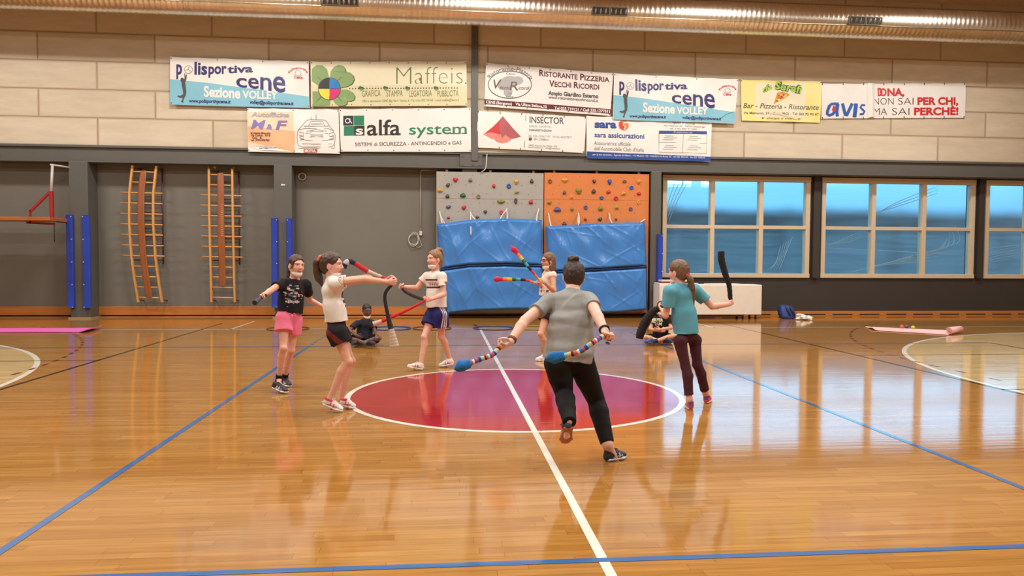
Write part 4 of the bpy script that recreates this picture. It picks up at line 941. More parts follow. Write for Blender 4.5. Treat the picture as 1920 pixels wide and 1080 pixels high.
# ================================================================== things along the right wall
o = thing('storage_trolley', (5.9, 9.75, 0), 'long white box trolley on casters below the first window', 'trolley')
M_wh = mat('cream_white_board', (226, 216, 200), .5, var=.03)
a0, a1 = J(1236, 594, 9.6), J(1428, 594, 9.6); zt = J(1428, 534, 9.6)[2]
m = MB(); m.bbox(a0[0], a1[0], 9.6, 10.15, .115, zt, .02); m.build('body', M_wh, o)
m = MB(); m.bbox(a0[0], a1[0]-1.6, 9.63, 10.1, zt-.004, zt+.035, .01); m.bbox(a1[0]-1.3, a1[0]-.5, 9.63, 10.1, zt-.004, zt+.02, .01); m.build('lid', M_wh, o)
m = MB(); m.box(a0[0]+.03, a1[0]-.5, 9.64, 10.1, .07, .12); m.build('underframe', M_black, o)
for x in (a0[0]+.2, a1[0]-.45, a1[0]-.12):
    for y in (9.68, 10.05):
        m = MB(); m.tube([(x-.015, y, .04), (x+.015, y, .04)], .04, 12); m.box(x-.022, x+.022, y-.012, y+.012, .04, .12); m.build('caster', M_slot, o)
o = thing('red_trim_board', (4.98, 9.9, zt), 'white and dark red board lying on the trolley behind the teal shirt', 'board')
m = MB(); b0, b1 = J(1240, 525, 9.7), J(1300, 529, 9.7); m.bbox(b0[0], b1[0], 9.66, 9.95, zt+.036, zt+.07, .004, 1); m.bbox(b0[0], b1[0], 9.66, 9.95, zt+.071, zt+.11, .004); m.build('slab', [M_wh, mat('dark_red_slab', (120, 30, 36), .5)], o)

def blob(name, c, r, m_, noise, seed, flat=True, parent=None, sub=4):
    bm = bmesh.new(); bmesh.ops.create_icosphere(bm, subdivisions=sub, radius=1.0); rr = random.Random(seed); ks = [(Vector((rr.gauss(0, 1), rr.gauss(0, 1), rr.gauss(0, 1))).normalized()*rr.uniform(2, 7), rr.uniform(0, 6)) for _ in range(9)]
    for v in bm.verts:
        d = 1+noise*sum(math.sin(k.dot(v.co)+p)-.9*abs(math.sin(1.3*k.dot(v.co)+2*p)) for k, p in ks)/3; p = v.co*d
        z = c[2]+p.z*r[2]
        v.co = Vector((c[0]+p.x*r[0], c[1]+p.y*r[1], max(z, .003) if flat else z))
    m = MB(); m.bm(bm, 0, True); return m.build(name, m_, parent, None if parent is not None else (c[0], c[1], 0))
bagc = G(1486, 599)+np.array([0, .35, 0])
o = thing('backpack', (bagc[0], bagc[1], 0), 'navy blue backpack leaning on the dark wall', 'backpack')
M_bag = mat('navy_nylon', (40, 62, 128), .55, bump=.2, bscale=40); M_bagd = mat('black_nylon', (30, 32, 42), .6)
m = MB(); bm = bmesh.new(); bmesh.ops.create_cube(bm, size=1); bmesh.ops.subdivide_edges(bm, edges=list(bm.edges), cuts=5, use_grid_fill=True)
for v in bm.verts:
    n = v.co.normalized()*.62; p = v.co.lerp(n, .45); w = 1-.25*max(0, p.z)
    v.co = Vector((bagc[0]+p.x*.36*w-.12*p.z*.3, bagc[1]-.0+p.y*.26+.1*p.z, .165+p.z*.33))
m.bm(bm, 0, True); m.build('bag_body', M_bag, o)
m = MB(); 
for dx in (-.02, .085): m.tube(catmull([(bagc[0]+dx-.05, bagc[1]-.02, .335), (bagc[0]+dx-.02, bagc[1]-.13, .24), (bagc[0]+dx+.03, bagc[1]-.165, .12), (bagc[0]+dx+.07, bagc[1]-.12, .03)], 5), .022, 8)
m.build('shoulder_strap', M_bagd, o)
m = MB(); m.tube(catmull([(bagc[0]-.09, bagc[1]-.02, .33), (bagc[0]-.03, bagc[1]-.10, .27), (bagc[0]+.02, bagc[1]-.155, .14)], 5), .008, 6); m.build('zip', mat('grey_zip', (150, 152, 158), .4), o)
q = G(1515, 601)+np.array([0, .22, 0])
cl = blob('white_cloth', (q[0], q[1], .05), (.30, .17, .12), mat('white_cotton', (228, 222, 210), .85, bump=.3, bscale=18), .30, 4); tag(cl, 'crumpled white cloth on the floor beside the navy backpack', 'cloth')

# pink exercise mats, balls, hoops
def floor_mat(name, quad, h, m_, label, roll=None):
    o = thing(name, tuple(np.mean(quad, 0)[:2])+(0,), label, 'exercise mat', 'pink exercise mats')
    m = MB(); n = 40; A = [np.array(p, float) for p in quad]; V = []
    for lay in (0, 1):
        for i in range(n+1):
            for j in range(7):
                u, v = i/n, j/6; p = (A[0]*(1-u)+A[1]*u)*(1-v)+(A[3]*(1-u)+A[2]*u)*v
                V.append((p[0], p[1], (.004 if lay == 0 else h)+.006*max(0, math.sin(3*u+4*v))*(1 if lay else .6)+(.05*max(0, u-.93)/.07 if roll == 'curl' else 0)+(.03*max(0, .06-u)/.06*(.5+.5*math.sin(6*v))if roll else 0)))
    N = (n+1)*7
    F = [(i*7+j, (i+1)*7+j, (i+1)*7+j+1, i*7+j+1) for i in range(n) for j in range(6)]; F2 = [tuple(N+k for k in f) for f in F]; F = [f[::-1] for f in F]+F2
    F += [(i*7, (i+1)*7, N+(i+1)*7, N+i*7) for i in range(n)]+[(i*7+6, N+i*7+6, N+(i+1)*7+6, (i+1)*7+6) for i in range(n)]+[(j, N+j, N+j+1, j+1) for j in range(6)]+[(n*7+j, n*7+j+1, N+n*7+j+1, N+n*7+j) for j in range(6)]
    m.add(V, F, 0, False); m.build('sheet', m_, o); return o
floor_mat('exercise_mat', [G(-60, 624.5), G(164, 624), G(191, 616.5), G(-40, 617)], .02, mat('hot_pink_foam', (208, 92, 164), .7, var=.04), 'bright pink exercise mat lying flat near the left wall', 'curl')
A = [G(1640, 620), G(1778, 628.5), G(1800, 621), G(1622, 613.5)]
pm = floor_mat('exercise_mat', A, .012, mat('pale_pink_foam', (232, 176, 172), .7, var=.04), 'pale pink exercise mat with one rolled end on the right', 'lift')
m = MB(); a, c = G(1779, 628), G(1803, 624)
ax = c-a; ax[2] = 0; ax = ax/np.linalg.norm(ax); c = a+ax*.62+np.array([0, 0, 0]); sp = []
for z_, R_ in ((0, 0),):
    prof = [(.012+.062*k/40*1.0, 2*PI*2.4*k/40) for k in range(41)]; nrm = np.cross(ax, (0, 0, 1.0)); V = []
    for e in (a, c):
        for r_, an in prof: V.append(e+nrm*r_*math.cos(an)+np.array([0, 0, .076+r_*math.sin(an)]))
        for r_, an in prof: V.append(e+nrm*(r_-.010)*math.cos(an)+np.array([0, 0, .076+(r_-.010)*math.sin(an)]))
    F = [(k, k+1, 82+k+1, 82+k) for k in range(40)]+[(41+k, 123+k, 123+k+1, 41+k+1) for k in range(40)]+[(k, 41+k, 41+k+1, k+1) for k in range(40)]+[(82+k, 82+k+1, 123+k+1, 123+k) for k in range(40)]+[(40, 81, 163, 122)]
    m.add(V, F, 0, True)
m.build('rolled_end', MATS['pale_pink_foam'], pm)
def ball(px_, py_, r, m_, label):
    c = G(px_, py_); bm = bmesh.new(); bmesh.ops.create_uvsphere(bm, u_segments=20, v_segments=12, radius=r)
    for v in bm.verts: v.co = v.co+Vector((c[0], c[1], r+.002))
    for f in bm.faces: pass
    m = MB(); m.bm(bm, 0, True)
    return tag(m.build('ball', m_, loc=(c[0], c[1], 0)), label, 'ball', 'small balls behind the pale pink mat')
ball(1691, 616.5, .042, mat('orange_rubber', (214, 88, 50), .5), 'small orange ball behind the pale pink mat')
ball(1700, 615.5, .036, mat('violet_rubber', (100, 80, 130), .5), 'small violet ball touching the orange ball')
ball(1712, 618, .042, mat('lime_rubber', (170, 190, 50), .5), 'small lime green ball behind the pale pink mat')
def hula(cx, cy, R, m_, label):
    m = MB(); m.tube([(cx+R*math.cos(a), cy+R*math.sin(a), .013) for a in np.linspace(0, 2*PI, 61)[:-1]], .012, 8, closed=True)
    return tag(m.build('hula_hoop', m_, loc=(cx, cy, 0)), label, 'hula hoop', 'hula hoops along the white side line')
M_hb, M_ho, M_hbr = mat('blue_hoop', (40, 70, 130), .35), mat('olive_hoop', (140, 120, 50), .35), mat('brown_hoop', (120, 70, 36), .35)
for x0, x1, m_, lb in ((503, 580, M_hbr, 'brown hula hoop on the floor behind the girl in pink shorts'), (696, 770, M_hb, 'blue hula hoop on the floor right of the seated boy in navy'), (774, 846, M_hbr, 'brown hula hoop behind the legs of the girl in blue shorts'),
                       (888, 963, M_hb, 'blue hula hoop at the far end of the white centre line'), (967, 1040, M_ho, 'olive hula hoop partly hidden behind the woman in grey')):
    p0, p1 = G(x0, 616.5), G(x1, 616.5); hula((p0[0]+p1[0])/2, 7.5, (p1[0]-p0[0])/2, m_, lb)
# ================================================================== figures: distance fields turned into smooth meshes
def nrm(v): v = np.asarray(v, float); return v/(np.linalg.norm(v)+1e-12)
def A3(*v): return np.array(v, float)
def ortho(t, ref):
    """unit vector close to ref and square to t"""
    t = nrm(t); r = np.asarray(ref, float); r = r-t*np.dot(r, t); return nrm(r)

class Field:
    """smooth union (and cuts) of tapered rounded shapes"""
    def __init__(s, infl=0.0): s.P = []; s.infl = infl
    def cone(s, a, ra, b, rb, k=.02, cuts=(), sub=False):
        a, b = A3(*a), A3(*b); e = s.infl if not sub else 0; ra += e; rb += e
        s.P.append(('c', a, ra, b, rb, k, cuts, sub, np.minimum(a-ra, b-rb), np.maximum(a+ra, b+rb))); return s
    def chain(s, pts, rs, k=.02, cuts=()):
        for i in range(len(pts)-1): s.cone(pts[i], rs[i], pts[i+1], rs[i+1], k if i == 0 else min(k, .007), cuts)
        return s
    def flat(s, a, ra, b, rb, lat, k=.03, cuts=(), sub=False):
        """elliptic section: ra = (half width along lat, half depth)"""
        a, b = A3(*a), A3(*b); e = s.infl if not sub else 0; ra = (ra[0]+e, ra[1]+e); rb = (rb[0]+e, rb[1]+e); m = max(ra+rb)
        s.P.append(('f', a, ra, b, rb, nrm(lat), k, cuts, sub, np.minimum(a, b)-m, np.maximum(a, b)+m)); return s
    def ell(s, c, r, R=None, k=.02, cuts=(), sub=False):
        c = A3(*c); e = s.infl if not sub else 0; r = np.array(r, float)+e; R = np.eye(3) if R is None else np.array(R, float); m = r.max()
        s.P.append(('e', c, r, R, k, cuts, sub, c-m, c+m)); return s
    def bounds(s):
        lo = np.min([p[-2] for p in s.P if not p[-3]], 0); hi = np.max([p[-1] for p in s.P if not p[-3]], 0); return lo, hi
    def mesh(s, vox, cuts=(), noise=None, box=None):
        lo, hi = s.bounds() if box is None else box
        lo = lo-3*vox; n = np.ceil((hi+3*vox-lo)/vox).astype(int)+1
        F = np.full(n, .5, np.float32)
        ax = [lo[i]+vox*np.arange(n[i]) for i in range(3)]
        for p in s.P:
            k, pc, sub = p[-5], p[-4], p[-3]
            m = k+.012
            i0 = np.clip(np.floor((p[-2]-m-lo)/vox).astype(int), 0, n); i1 = np.clip(np.ceil((p[-1]+m-lo)/vox).astype(int)+1, 0, n)
            if np.any(i1 <= i0): continue
            sl = tuple(slice(i0[i], i1[i]) for i in range(3))
            X, Y, Z = ax[0][sl[0]][:, None, None], ax[1][sl[1]][None, :, None], ax[2][sl[2]][None, None, :]
            if p[0] == 'c':
                a, ra, b, rb = p[1:5]; d = b-a; L2 = d@d+1e-12
                t = np.clip(((X-a[0])*d[0]+(Y-a[1])*d[1]+(Z-a[2])*d[2])/L2, 0, 1)
                D = np.sqrt((X-a[0]-t*d[0])**2+(Y-a[1]-t*d[1])**2+(Z-a[2]-t*d[2])**2)-(ra+t*(rb-ra))
            elif p[0] == 'f':
                a, ra, b, rb, lat = p[1:6]; d = b-a; L = math.sqrt(d@d)+1e-9; tt = d/L; lat = lat-tt*(lat@tt); lat = lat/np.linalg.norm(lat); dep = np.cross(tt, lat)
                qx, qy, qz = X-a[0], Y-a[1], Z-a[2]
                al = qx*tt[0]+qy*tt[1]+qz*tt[2]; t = np.clip(al/L, 0, 1); al = al-t*L
                l_ = qx*lat[0]+qy*lat[1]+qz*lat[2]; e_ = qx*dep[0]+qy*dep[1]+qz*dep[2]
                wl = ra[0]+t*(rb[0]-ra[0]); wd = ra[1]+t*(rb[1]-ra[1]); wm = np.minimum(wl, wd)
                q = np.sqrt((l_/wl)**2+(e_/wd)**2+(al/wm)**2); g = np.sqrt((l_/wl**2)**2+(e_/wd**2)**2+(al/wm**2)**2)+1e-9
                D = np.where(q > .3, q*(q-1)/g, -wm*.7)
            else:
                c, r, R = p[1:4]; qx, qy, qz = X-c[0], Y-c[1], Z-c[2]
                u = [(qx*R[i][0]+qy*R[i][1]+qz*R[i][2]) for i in range(3)]
                q = np.sqrt(sum((u[i]/r[i])**2 for i in range(3))); g = np.sqrt(sum((u[i]/r[i]**2)**2 for i in range(3)))+1e-9
                D = np.where(q > .3, q*(q-1)/g, -r.min()*.7)
            for (cp, cn) in pc:
                cn = nrm(cn); D = np.maximum(D, (X-cp[0])*cn[0]+(Y-cp[1])*cn[1]+(Z-cp[2])*cn[2])
            B = F[sl]
            if sub:
                D = -D; h = np.maximum(k-np.abs(B-D), 0); F[sl] = np.maximum(B, D)+h*h/(4*k)
            else:
                h = np.maximum(k-np.abs(B-D), 0); F[sl] = np.minimum(B, D)-h*h/(4*k)
        X, Y, Z = ax[0][:, None, None], ax[1][None, :, None], ax[2][None, None, :]
        for (cp, cn) in cuts:
            cn = nrm(cn); F = np.maximum(F, ((X-cp[0])*cn[0]+(Y-cp[1])*cn[1]+(Z-cp[2])*cn[2]).astype(np.float32))
        if noise is not None:
            for (kv, ph, am) in noise: F += (am*(.7*np.sin(X*kv[0]+Y*kv[1]+Z*kv[2]+ph)-1.5*np.abs(np.sin(.41*(X*kv[0]+Y*kv[1]+Z*kv[2])+1.7*ph))+.9)).astype(np.float32)
        return surface_net(F, lo, vox)

_C = np.array([(i, j, k) for i in (0, 1) for j in (0, 1) for k in (0, 1)])
_E = [(a, b) for a in range(8) for b in range(a+1, 8) if np.abs(_C[a]-_C[b]).sum() == 1]
def surface_net(F, lo, h):
    S = F < 0; n = np.array(F.shape)
    c = np.zeros(n-1, np.int8)
    for q in _C: c += S[q[0]:n[0]-1+q[0], q[1]:n[1]-1+q[1], q[2]:n[2]-1+q[2]]
    I = np.argwhere((c > 0) & (c < 8))
    idx = np.full(n-1, -1, np.int32); idx[I[:, 0], I[:, 1], I[:, 2]] = np.arange(len(I))
    V8 = np.stack([F[I[:, 0]+q[0], I[:, 1]+q[1], I[:, 2]+q[2]] for q in _C], 1)
    acc = np.zeros((len(I), 3)); cnt = np.zeros(len(I))
    for a, b in _E:
        va, vb = V8[:, a], V8[:, b]; m = (va < 0) != (vb < 0); t = np.where(m, va/(va-vb+1e-20), 0)
        acc += np.where(m[:, None], _C[a]+t[:, None]*(_C[b]-_C[a]), 0); cnt += m
    V = lo+h*(I+acc/cnt[:, None])
    Q = []
    for axn in range(3):
        o = [i for i in range(3) if i != axn]
        sl0 = [slice(None)]*3; sl1 = [slice(None)]*3; sl0[axn] = slice(0, -1); sl1[axn] = slice(1, None)
        a, b = S[tuple(sl0)], S[tuple(sl1)]; E = np.argwhere(a != b)
        E = E[(E[:, o[0]] > 0) & (E[:, o[1]] > 0) & (E[:, o[0]] < n[o[0]]-1) & (E[:, o[1]] < n[o[1]]-1)]
        if not len(E): continue
        sg = a[E[:, 0], E[:, 1], E[:, 2]]
        def at(d0, d1):
            q = E.copy(); q[:, o[0]] -= d0; q[:, o[1]] -= d1; return idx[q[:, 0], q[:, 1], q[:, 2]]
        q = np.stack([at(1, 1), at(0, 1), at(0, 0), at(1, 0)], 1)
        flip = sg if axn != 1 else ~sg
        q[~flip] = q[~flip][:, ::-1]; Q.append(q)
    return V, np.concatenate(Q)

def smooth_mesh(V, Q, it=1, lam=.5):
    e = np.concatenate([Q[:, [i, (i+1) % 4]] for i in range(4)]); 
    for _ in range(it):
        acc = np.zeros_like(V); cn = np.zeros(len(V))
        for c in range(3): acc[:, c] = np.bincount(e[:, 0], V[e[:, 1], c], len(V))+np.bincount(e[:, 1], V[e[:, 0], c], len(V))
        cn = np.bincount(e[:, 0], minlength=len(V))+np.bincount(e[:, 1], minlength=len(V)); V = V+lam*(acc/np.maximum(cn, 1)[:, None]-V)
    return V

GARM = {}
def quad_obj(name, parts, mats, parent, color=None, it=1):
    """parts: list of (V, Q); color(V) gives linear rgb per vertex for the attribute Col"""
    Vs, Qs, b = [], [], 0
    for V, Q in parts:
        V = smooth_mesh(V, Q, it); Vs.append(V); Qs.append(Q+b); b += len(V)
    V = np.concatenate(Vs); Q = np.concatenate(Qs)
    L = np.array(world_loc(parent)); me = bpy.data.meshes.new(name)
    me.vertices.add(len(V)); me.vertices.foreach_set('co', (V-L).ravel())
    me.loops.add(Q.size); me.loops.foreach_set('vertex_index', Q.ravel().astype(np.int32))
    me.polygons.add(len(Q)); me.polygons.foreach_set('loop_start', np.arange(0, Q.size, 4, dtype=np.int32))
    me.update(calc_edges=True)
    me.polygons.foreach_set('use_smooth', np.ones(len(Q), bool))
    for m in (mats if isinstance(mats, (list, tuple)) else [mats]): me.materials.append(m)
    if color is not None:
        ca = me.color_attributes.new('Col', 'FLOAT_COLOR', 'POINT'); C = np.ones((len(V), 4)); C[:, :3] = color(V); ca.data.foreach_set('color', C.ravel())
    me.validate(); me.update()
    o = bpy.data.objects.new(name, me); GARM[o.name] = (V, Q); return link(o, parent)

def folds(seed, am=.0022, n=7, f=(20, 60), vert=.35):
    r = random.Random(seed); out = []
    for _ in range(n):
        d = nrm((r.gauss(0, 1), r.gauss(0, 1), r.gauss(0, vert))); out.append((d*r.uniform(*f), r.uniform(0, 6.3), am*r.uniform(.5, 1.2)))
    return out
def skin_mat(name, rgb): return mat('skin_'+name, rgb, .5, attr='Col', bump=.05, bscale=120, sheen=.05)
def cloth_mat(name, rgb, rough=.85, bump=.12, attr=None): return mat('cloth_'+name, rgb, rough, bump=bump, bscale=260, spec=.2, attr=attr, var=.05 if not attr else 0, vscale=20)
def hair_mat(name, rgb): return mat('hair_'+name, rgb, .42, var=.35, vscale=55, stretch=(1, 1, .25), bump=.8, bscale=90)

class Person:
    def __init__(s, loc, label, group=None, k=1.0, skin=((222, 172, 148), 'fair')):
        s.root = thing('person', loc, label, 'person', group); s.k = k; s.glute = 1.0; s.F = Field(); s.hands = []; s.skin = skin; s.fine = []
    # ---- head: c = centre of the skull between the ears, f = where the face points, u = up
    def head(s, c, f, u=(0, 0, 1), h=.215, neck=None, nr=.046):
        f = nrm(f); u = ortho(f, u); r = np.cross(f, u); q = h/.22; R = np.array([r, f, u]); s.hc, s.hf, s.hu, s.hx, s.hq, s.hR = A3(*c), f, u, r, q, R
        P = lambda x, y, z: s.hc+q*(r*x+f*y+u*z)
        s.hp = P; F = s.F
        F.ell(P(0, -.012, .030), q*A3(.073, .093, .082), R, k=.01)
        F.ell(P(0, .022, -.020), q*A3(.061, .070, .082), R, k=.03)
        F.flat(P(0, .025, -.055), (q*.050, q*.050), P(0, .062, -.094), (q*.022, q*.020), r, k=.03)
        for sx in (-1, 1):
            F.ell(P(sx*.036, .055, -.028), q*A3(.024, .024, .022), R, k=.022)
            F.ell(P(sx*.074, -.008, -.012), q*A3(.009, .019, .030), R, k=.008)
            F.cone(P(sx*.012, .082, .030), q*.009, P(sx*.048, .070, .028), q*.008, k=.014)
            F.ell(P(sx*.031, .090, .010), q*A3(.017, .012, .010), R, k=.012, sub=True)
            F.ell(P(sx*.031, .068, .010), q*A3(.0145, .0135, .0125), R, k=.004)
        F.cone(P(0, .082, .022), q*.008, P(0, .101, -.022), q*.0125, k=.012)
        for sx in (-1, 1): F.ell(P(sx*.011, .092, -.026), q*A3(.008, .010, .007), R, k=.008)
        F.ell(P(0, .087, -.052), q*A3(.024, .010, .006), R, k=.006); F.ell(P(0, .085, -.064), q*A3(.021, .010, .007), R, k=.006)
        F.cone(P(-.022, .090, -.0575), q*.0022, P(.022, .090, -.0575), q*.0022, k=.004, sub=True)
        if neck is not None: F.cone(P(0, -.018, -.055), nr*q*1.02, neck, nr*1.08, k=.03)
        s.fine.append((s.hc-q*.135, s.hc+q*.135))
    def face_color(s, V, base):
        c = lin(base); C = np.tile(np.array(c), (len(V), 1)); d = (V-s.hc)@s.hR.T/s.hq; x, y, z = d.T; a = np.abs(x)
        def put(m, rgb, w=1.0): C[m] = C[m]*(1-w)+np.array(lin(rgb))*w
        near = (y > .03) & (np.abs(z) < .13) & (a < .09)
        b = base
        put(near & (((a-.040)/.022)**2+((z+.030)/.02)**2 < 1), (min(255, b[0]*1.0), b[1]*.80, b[2]*.80), .16)
        put(near & (a < .026) & (np.abs(z+.058) < .0125), (b[0]*.82, b[1]*.58, b[2]*.60), .55)
        put(near & (a < .022) & (np.abs(z+.0575) < .0022), (90, 40, 40), .8)
        put(near & (((a-.031)/.0150)**2+((z-.010)/.0068)**2 < 1), tuple(.62*v+60 for v in b) if b[0] > 150 else (150, 136, 126))
        put(near & (((a-.031)/.0062)**2+((z-.010)/.0066)**2 < 1), (54, 40, 32))
        put(near & (((a-.031)/.016)**2+((z-.0175)/.0022)**2 < 1), (80, 58, 50), .7)
        put(near & (np.abs(a-.033) < .017) & (np.abs(z-.031+.10*(a-.033)) < .0026), (100, 74, 58), .6)
        return C
    # ---- trunk
    def trunk(s, pel, neck, shl, shr, hl, hr, rp=(.135, .092), rw=(.112, .082), rc=(.130, .092), wp=.40, bust=0.0):
        k = s.k; s.pel, s.neck, s.shl, s.shr, s.hl, s.hr = map(lambda v: A3(*v), (pel, neck, shl, shr, hl, hr))
        ls = nrm(s.shl-s.shr); lh = nrm(s.hl-s.hr); s.ls, s.lh = ls, lh; sp = nrm(s.neck-s.pel); s.sp = sp
        s.tf = nrm(np.cross(ls, sp))   # front of the chest
        m = (s.shl+s.shr)/2; L = np.linalg.norm(s.neck-s.pel)
        w = s.pel+sp*L*wp; ch = s.pel+sp*L*.74; lw = nrm(ls+lh)
        s.torso = [(s.pel, tuple(k*v for v in rp), w, tuple(k*v for v in rw), lh, lw), (w, tuple(k*v for v in rw), ch, tuple(k*v for v in rc), lw, ls)]
        s.ch, s.wst = ch, w; s.top = m+sp*.005
        s.trunk_to(s.F); F = s.F
        for hp in (s.hl, s.hr): F.ell(hp-s.tf*.034*k, (.060*k*s.glute,)*3, k=.05)
        if bust:
            for sx in (-1, 1): F.ell(ch+ls*sx*.062*k+s.tf*.06*k-sp*.0, (.05*k, .05*k, .05*k), k=.04)
    def trunk_to(s, F, loose=0.0):
        k = s.k
        for a, ra, b, rb, l1, l2 in s.torso: F.flat(a, (ra[0]+loose, ra[1]+loose), b, (rb[0]+loose, rb[1]+loose), l1+l2, k=.05)
        a = s.ch; F.flat(a, s.torso[1][3], s.top-s.sp*.045*k, (.120*k, .066*k), s.ls, k=.05)
        for sh in (s.shl, s.shr): F.cone(s.neck-s.sp*.035*k, .044*k, sh-s.sp*.01, .039*k, k=.04)
    # ---- limbs
    def arm(s, sh, el, wr, r=(.046, .036, .025)):
        k = s.k; sh, el, wr = A3(*sh), A3(*el), A3(*wr); F = s.F
        F.cone(sh, r[0]*k, el, r[1]*k, k=.03); m = el+(wr-el)*.28
        F.chain([el, m, wr], [r[1]*k*.96, r[1]*k*1.04, r[2]*k], k=.007)
        print('arm', round(float(np.linalg.norm(el-sh)), 3), round(float(np.linalg.norm(wr-el)), 3))
    def leg(s, hp, kn, an, toe=None, r=(.070, .050, .033)):
        k = s.k; hp, kn, an = A3(*hp), A3(*kn), A3(*an); F = s.F
        F.chain([hp, hp+(kn-hp)*.45, kn], [r[0]*k, r[0]*.86*k, r[1]*.88*k], k=.03)
        back = -s.tf; d = nrm(an-kn); b = ortho(d, back) if abs(np.dot(d, back)) < .95 else ortho(d, (0, 0, 1))
        F.chain([kn, kn+(an-kn)*.28+b*.014*k, kn+(an-kn)*.6+b*.006*k, an], [r[1]*k*.88, r[1]*k*.97, r[1]*k*.80, r[2]*k], k=.007)
        F.ell(kn-b*.018*k, (r[1]*k*.66,)*3, k=.03)
        if toe is not None: F.flat(an-nrm(toe-an)*.0, (r[2]*k*.9, r[2]*k*.9), toe, (.036*k, .018*k), np.cross(toe-an, (0, 0, 1)), k=.02)
        print('leg', round(float(np.linalg.norm(kn-hp)), 3), round(float(np.linalg.norm(an-kn)), 3))
    def hand(s, wr, d, thumb, right, curl=(60, 75, 50), size=1.0, spread=4, thumb_in=.5, wrist_r=.024):
        """wr wrist, d towards the knuckles, thumb side direction, curl = bends of the three finger joints"""
        q = size; wr = A3(*wr); d = nrm(d); t = ortho(d, thumb); n = np.cross(t, d) if right else np.cross(d, t); F = s.F
        F.flat(wr, (wrist_r*q*1.05, wrist_r*q*.8), wr+d*.030*q, (.030*q, .016*q), t, k=.012)
        F.flat(wr+d*.030*q, (.030*q, .016*q), wr+d*.076*q, (.037*q, .0135*q), t, k=.012)
        off = (.028, .0095, -.0095, -.027); ln = (.070, .078, .072, .056); rad = (.0088, .0090, .0086, .0076)
        for i in range(4):
            b = wr+d*(.080-.004*abs(i-1))*q+t*off[i]*q; a = 0; sp = math.radians(spread*(1.5-i)); dd = nrm(d*math.cos(sp)+t*math.sin(sp))
            for j, (fr, cu) in enumerate(zip((.46, .31, .25), curl)):
                a += math.radians(cu+(4*i if j == 0 else 0)); dr = dd*math.cos(a)+n*math.sin(a); e = b+dr*ln[i]*fr*q
                F.cone(b, rad[i]*q*(1-.07*j), e, rad[i]*q*(.93-.10*j), k=.0045); b = e
        b = wr+d*.022*q+t*.024*q+n*.004*q; dr = nrm(d*.62+t*(.75-.6*thumb_in)+n*(.2+.6*thumb_in)); e = b+dr*.042*q; F.cone(b, .0125*q, e, .0105*q, k=.010)
        dr = nrm(d*(.85-.3*thumb_in)+t*(.35-.9*thumb_in)+n*(.2+.7*thumb_in)); b, e = e, e+dr*.030*q; F.cone(b, .0104*q, e, .0092*q, k=.005)
        dr = nrm(d*(.8-.4*thumb_in)+t*(.15-1.1*thumb_in)+n*(.2+.5*thumb_in)); F.cone(e, .0092*q, e+dr*.024*q, .0076*q, k=.005)
        g = wr+d*.070*q+n*.022*q
        m = wr+d*.075*q; s.fine.append((m-.10*q, m+.10*q)); s.hands.append((wr, g))
        return g
    def finish(s, vox=.0055, fine=.003):
        lo, hi = s.F.bounds(); parts = []
        V, Q = s.F.mesh(vox); cen = V[Q].mean(1); keep = np.ones(len(Q), bool)
        for a, b in s.fine: keep &= ~np.all((cen > a+vox*1.2) & (cen < b-vox*1.2), 1)
        parts.append((V, Q[keep]))
        done = []
        for a, b in s.fine:
            V, Q = s.F.mesh(fine, box=(a+3*fine, b-3*fine)); cen = V[Q].mean(1); k2 = np.all((cen > a) & (cen < b), 1)
            for (c, d) in done: k2 &= ~np.all((cen > c+vox) & (cen < d-vox), 1)
            parts.append((V, Q[k2])); done.append((a, b))
        o = quad_obj('body', parts, skin_mat(s.skin[1], s.skin[0]), s.root, lambda V: s.face_color(V, s.skin[0])); s.body = o
        return o
    # ---- clothes
    def shirt(s, m, sleeves, hem, name='shirt', loose=.012, hem_r=None, noise=None, color=None, neck_r=.062, vox=.005, extra=None):
        """sleeves: list of (shoulder, end point, r0, r1); hem: (point, normal) of the lower edge"""
        F = Field(loose); s.trunk_to(F); k = s.k
        hp, hn = A3(*hem[0]), nrm(hem[1])
        if hem_r: F.flat(s.wst+s.sp*.02, (hem_r[0]*.93*k, hem_r[1]*.93*k), hp+hn*.05, (hem_r[0]*k, hem_r[1]*k), s.lh+s.ls, k=.05)
        hol = []
        for sh, e, r0, r1 in sleeves:
            sh, e = A3(*sh), A3(*e); dr = nrm(e-sh); r1 = r1-.006; F.cone(sh+dr*.005-s.sp*.010*k+(s.neck-sh)*.06, (r0-.010)*k, e+dr*.04, (r1-.012)*k, k=.025, cuts=[(e, dr)])
            q_ = e-s.pel; q_ = q_-s.sp*np.dot(q_, s.sp)
            if np.linalg.norm(q_) > .20*k: hol.append((e, dr, r1*k))
        if hem_r:
            for q_ in (s.hl, s.hr): F.ell(q_-s.tf*.034*k, (.066*k*s.glute,)*3, k=.05)
        if extra: extra(F)
        for e, dr, r1 in hol: F.cone(e-dr*.016, r1+loose-.012-.008, e+dr*.05, r1+loose-.012-.006, k=.003, sub=True)
        F.cone(s.neck-s.sp*.012*k+s.tf*.006, .05*k, s.neck+s.sp*.12*k+s.tf*.03, neck_r*1.15*k, k=.008, sub=True)
        V, Q = F.mesh(vox, cuts=[(hp, hn)], noise=noise or folds(sum(map(ord, name)) % 97))
        return quad_obj(name, [(V, Q)], m, s.root, color)
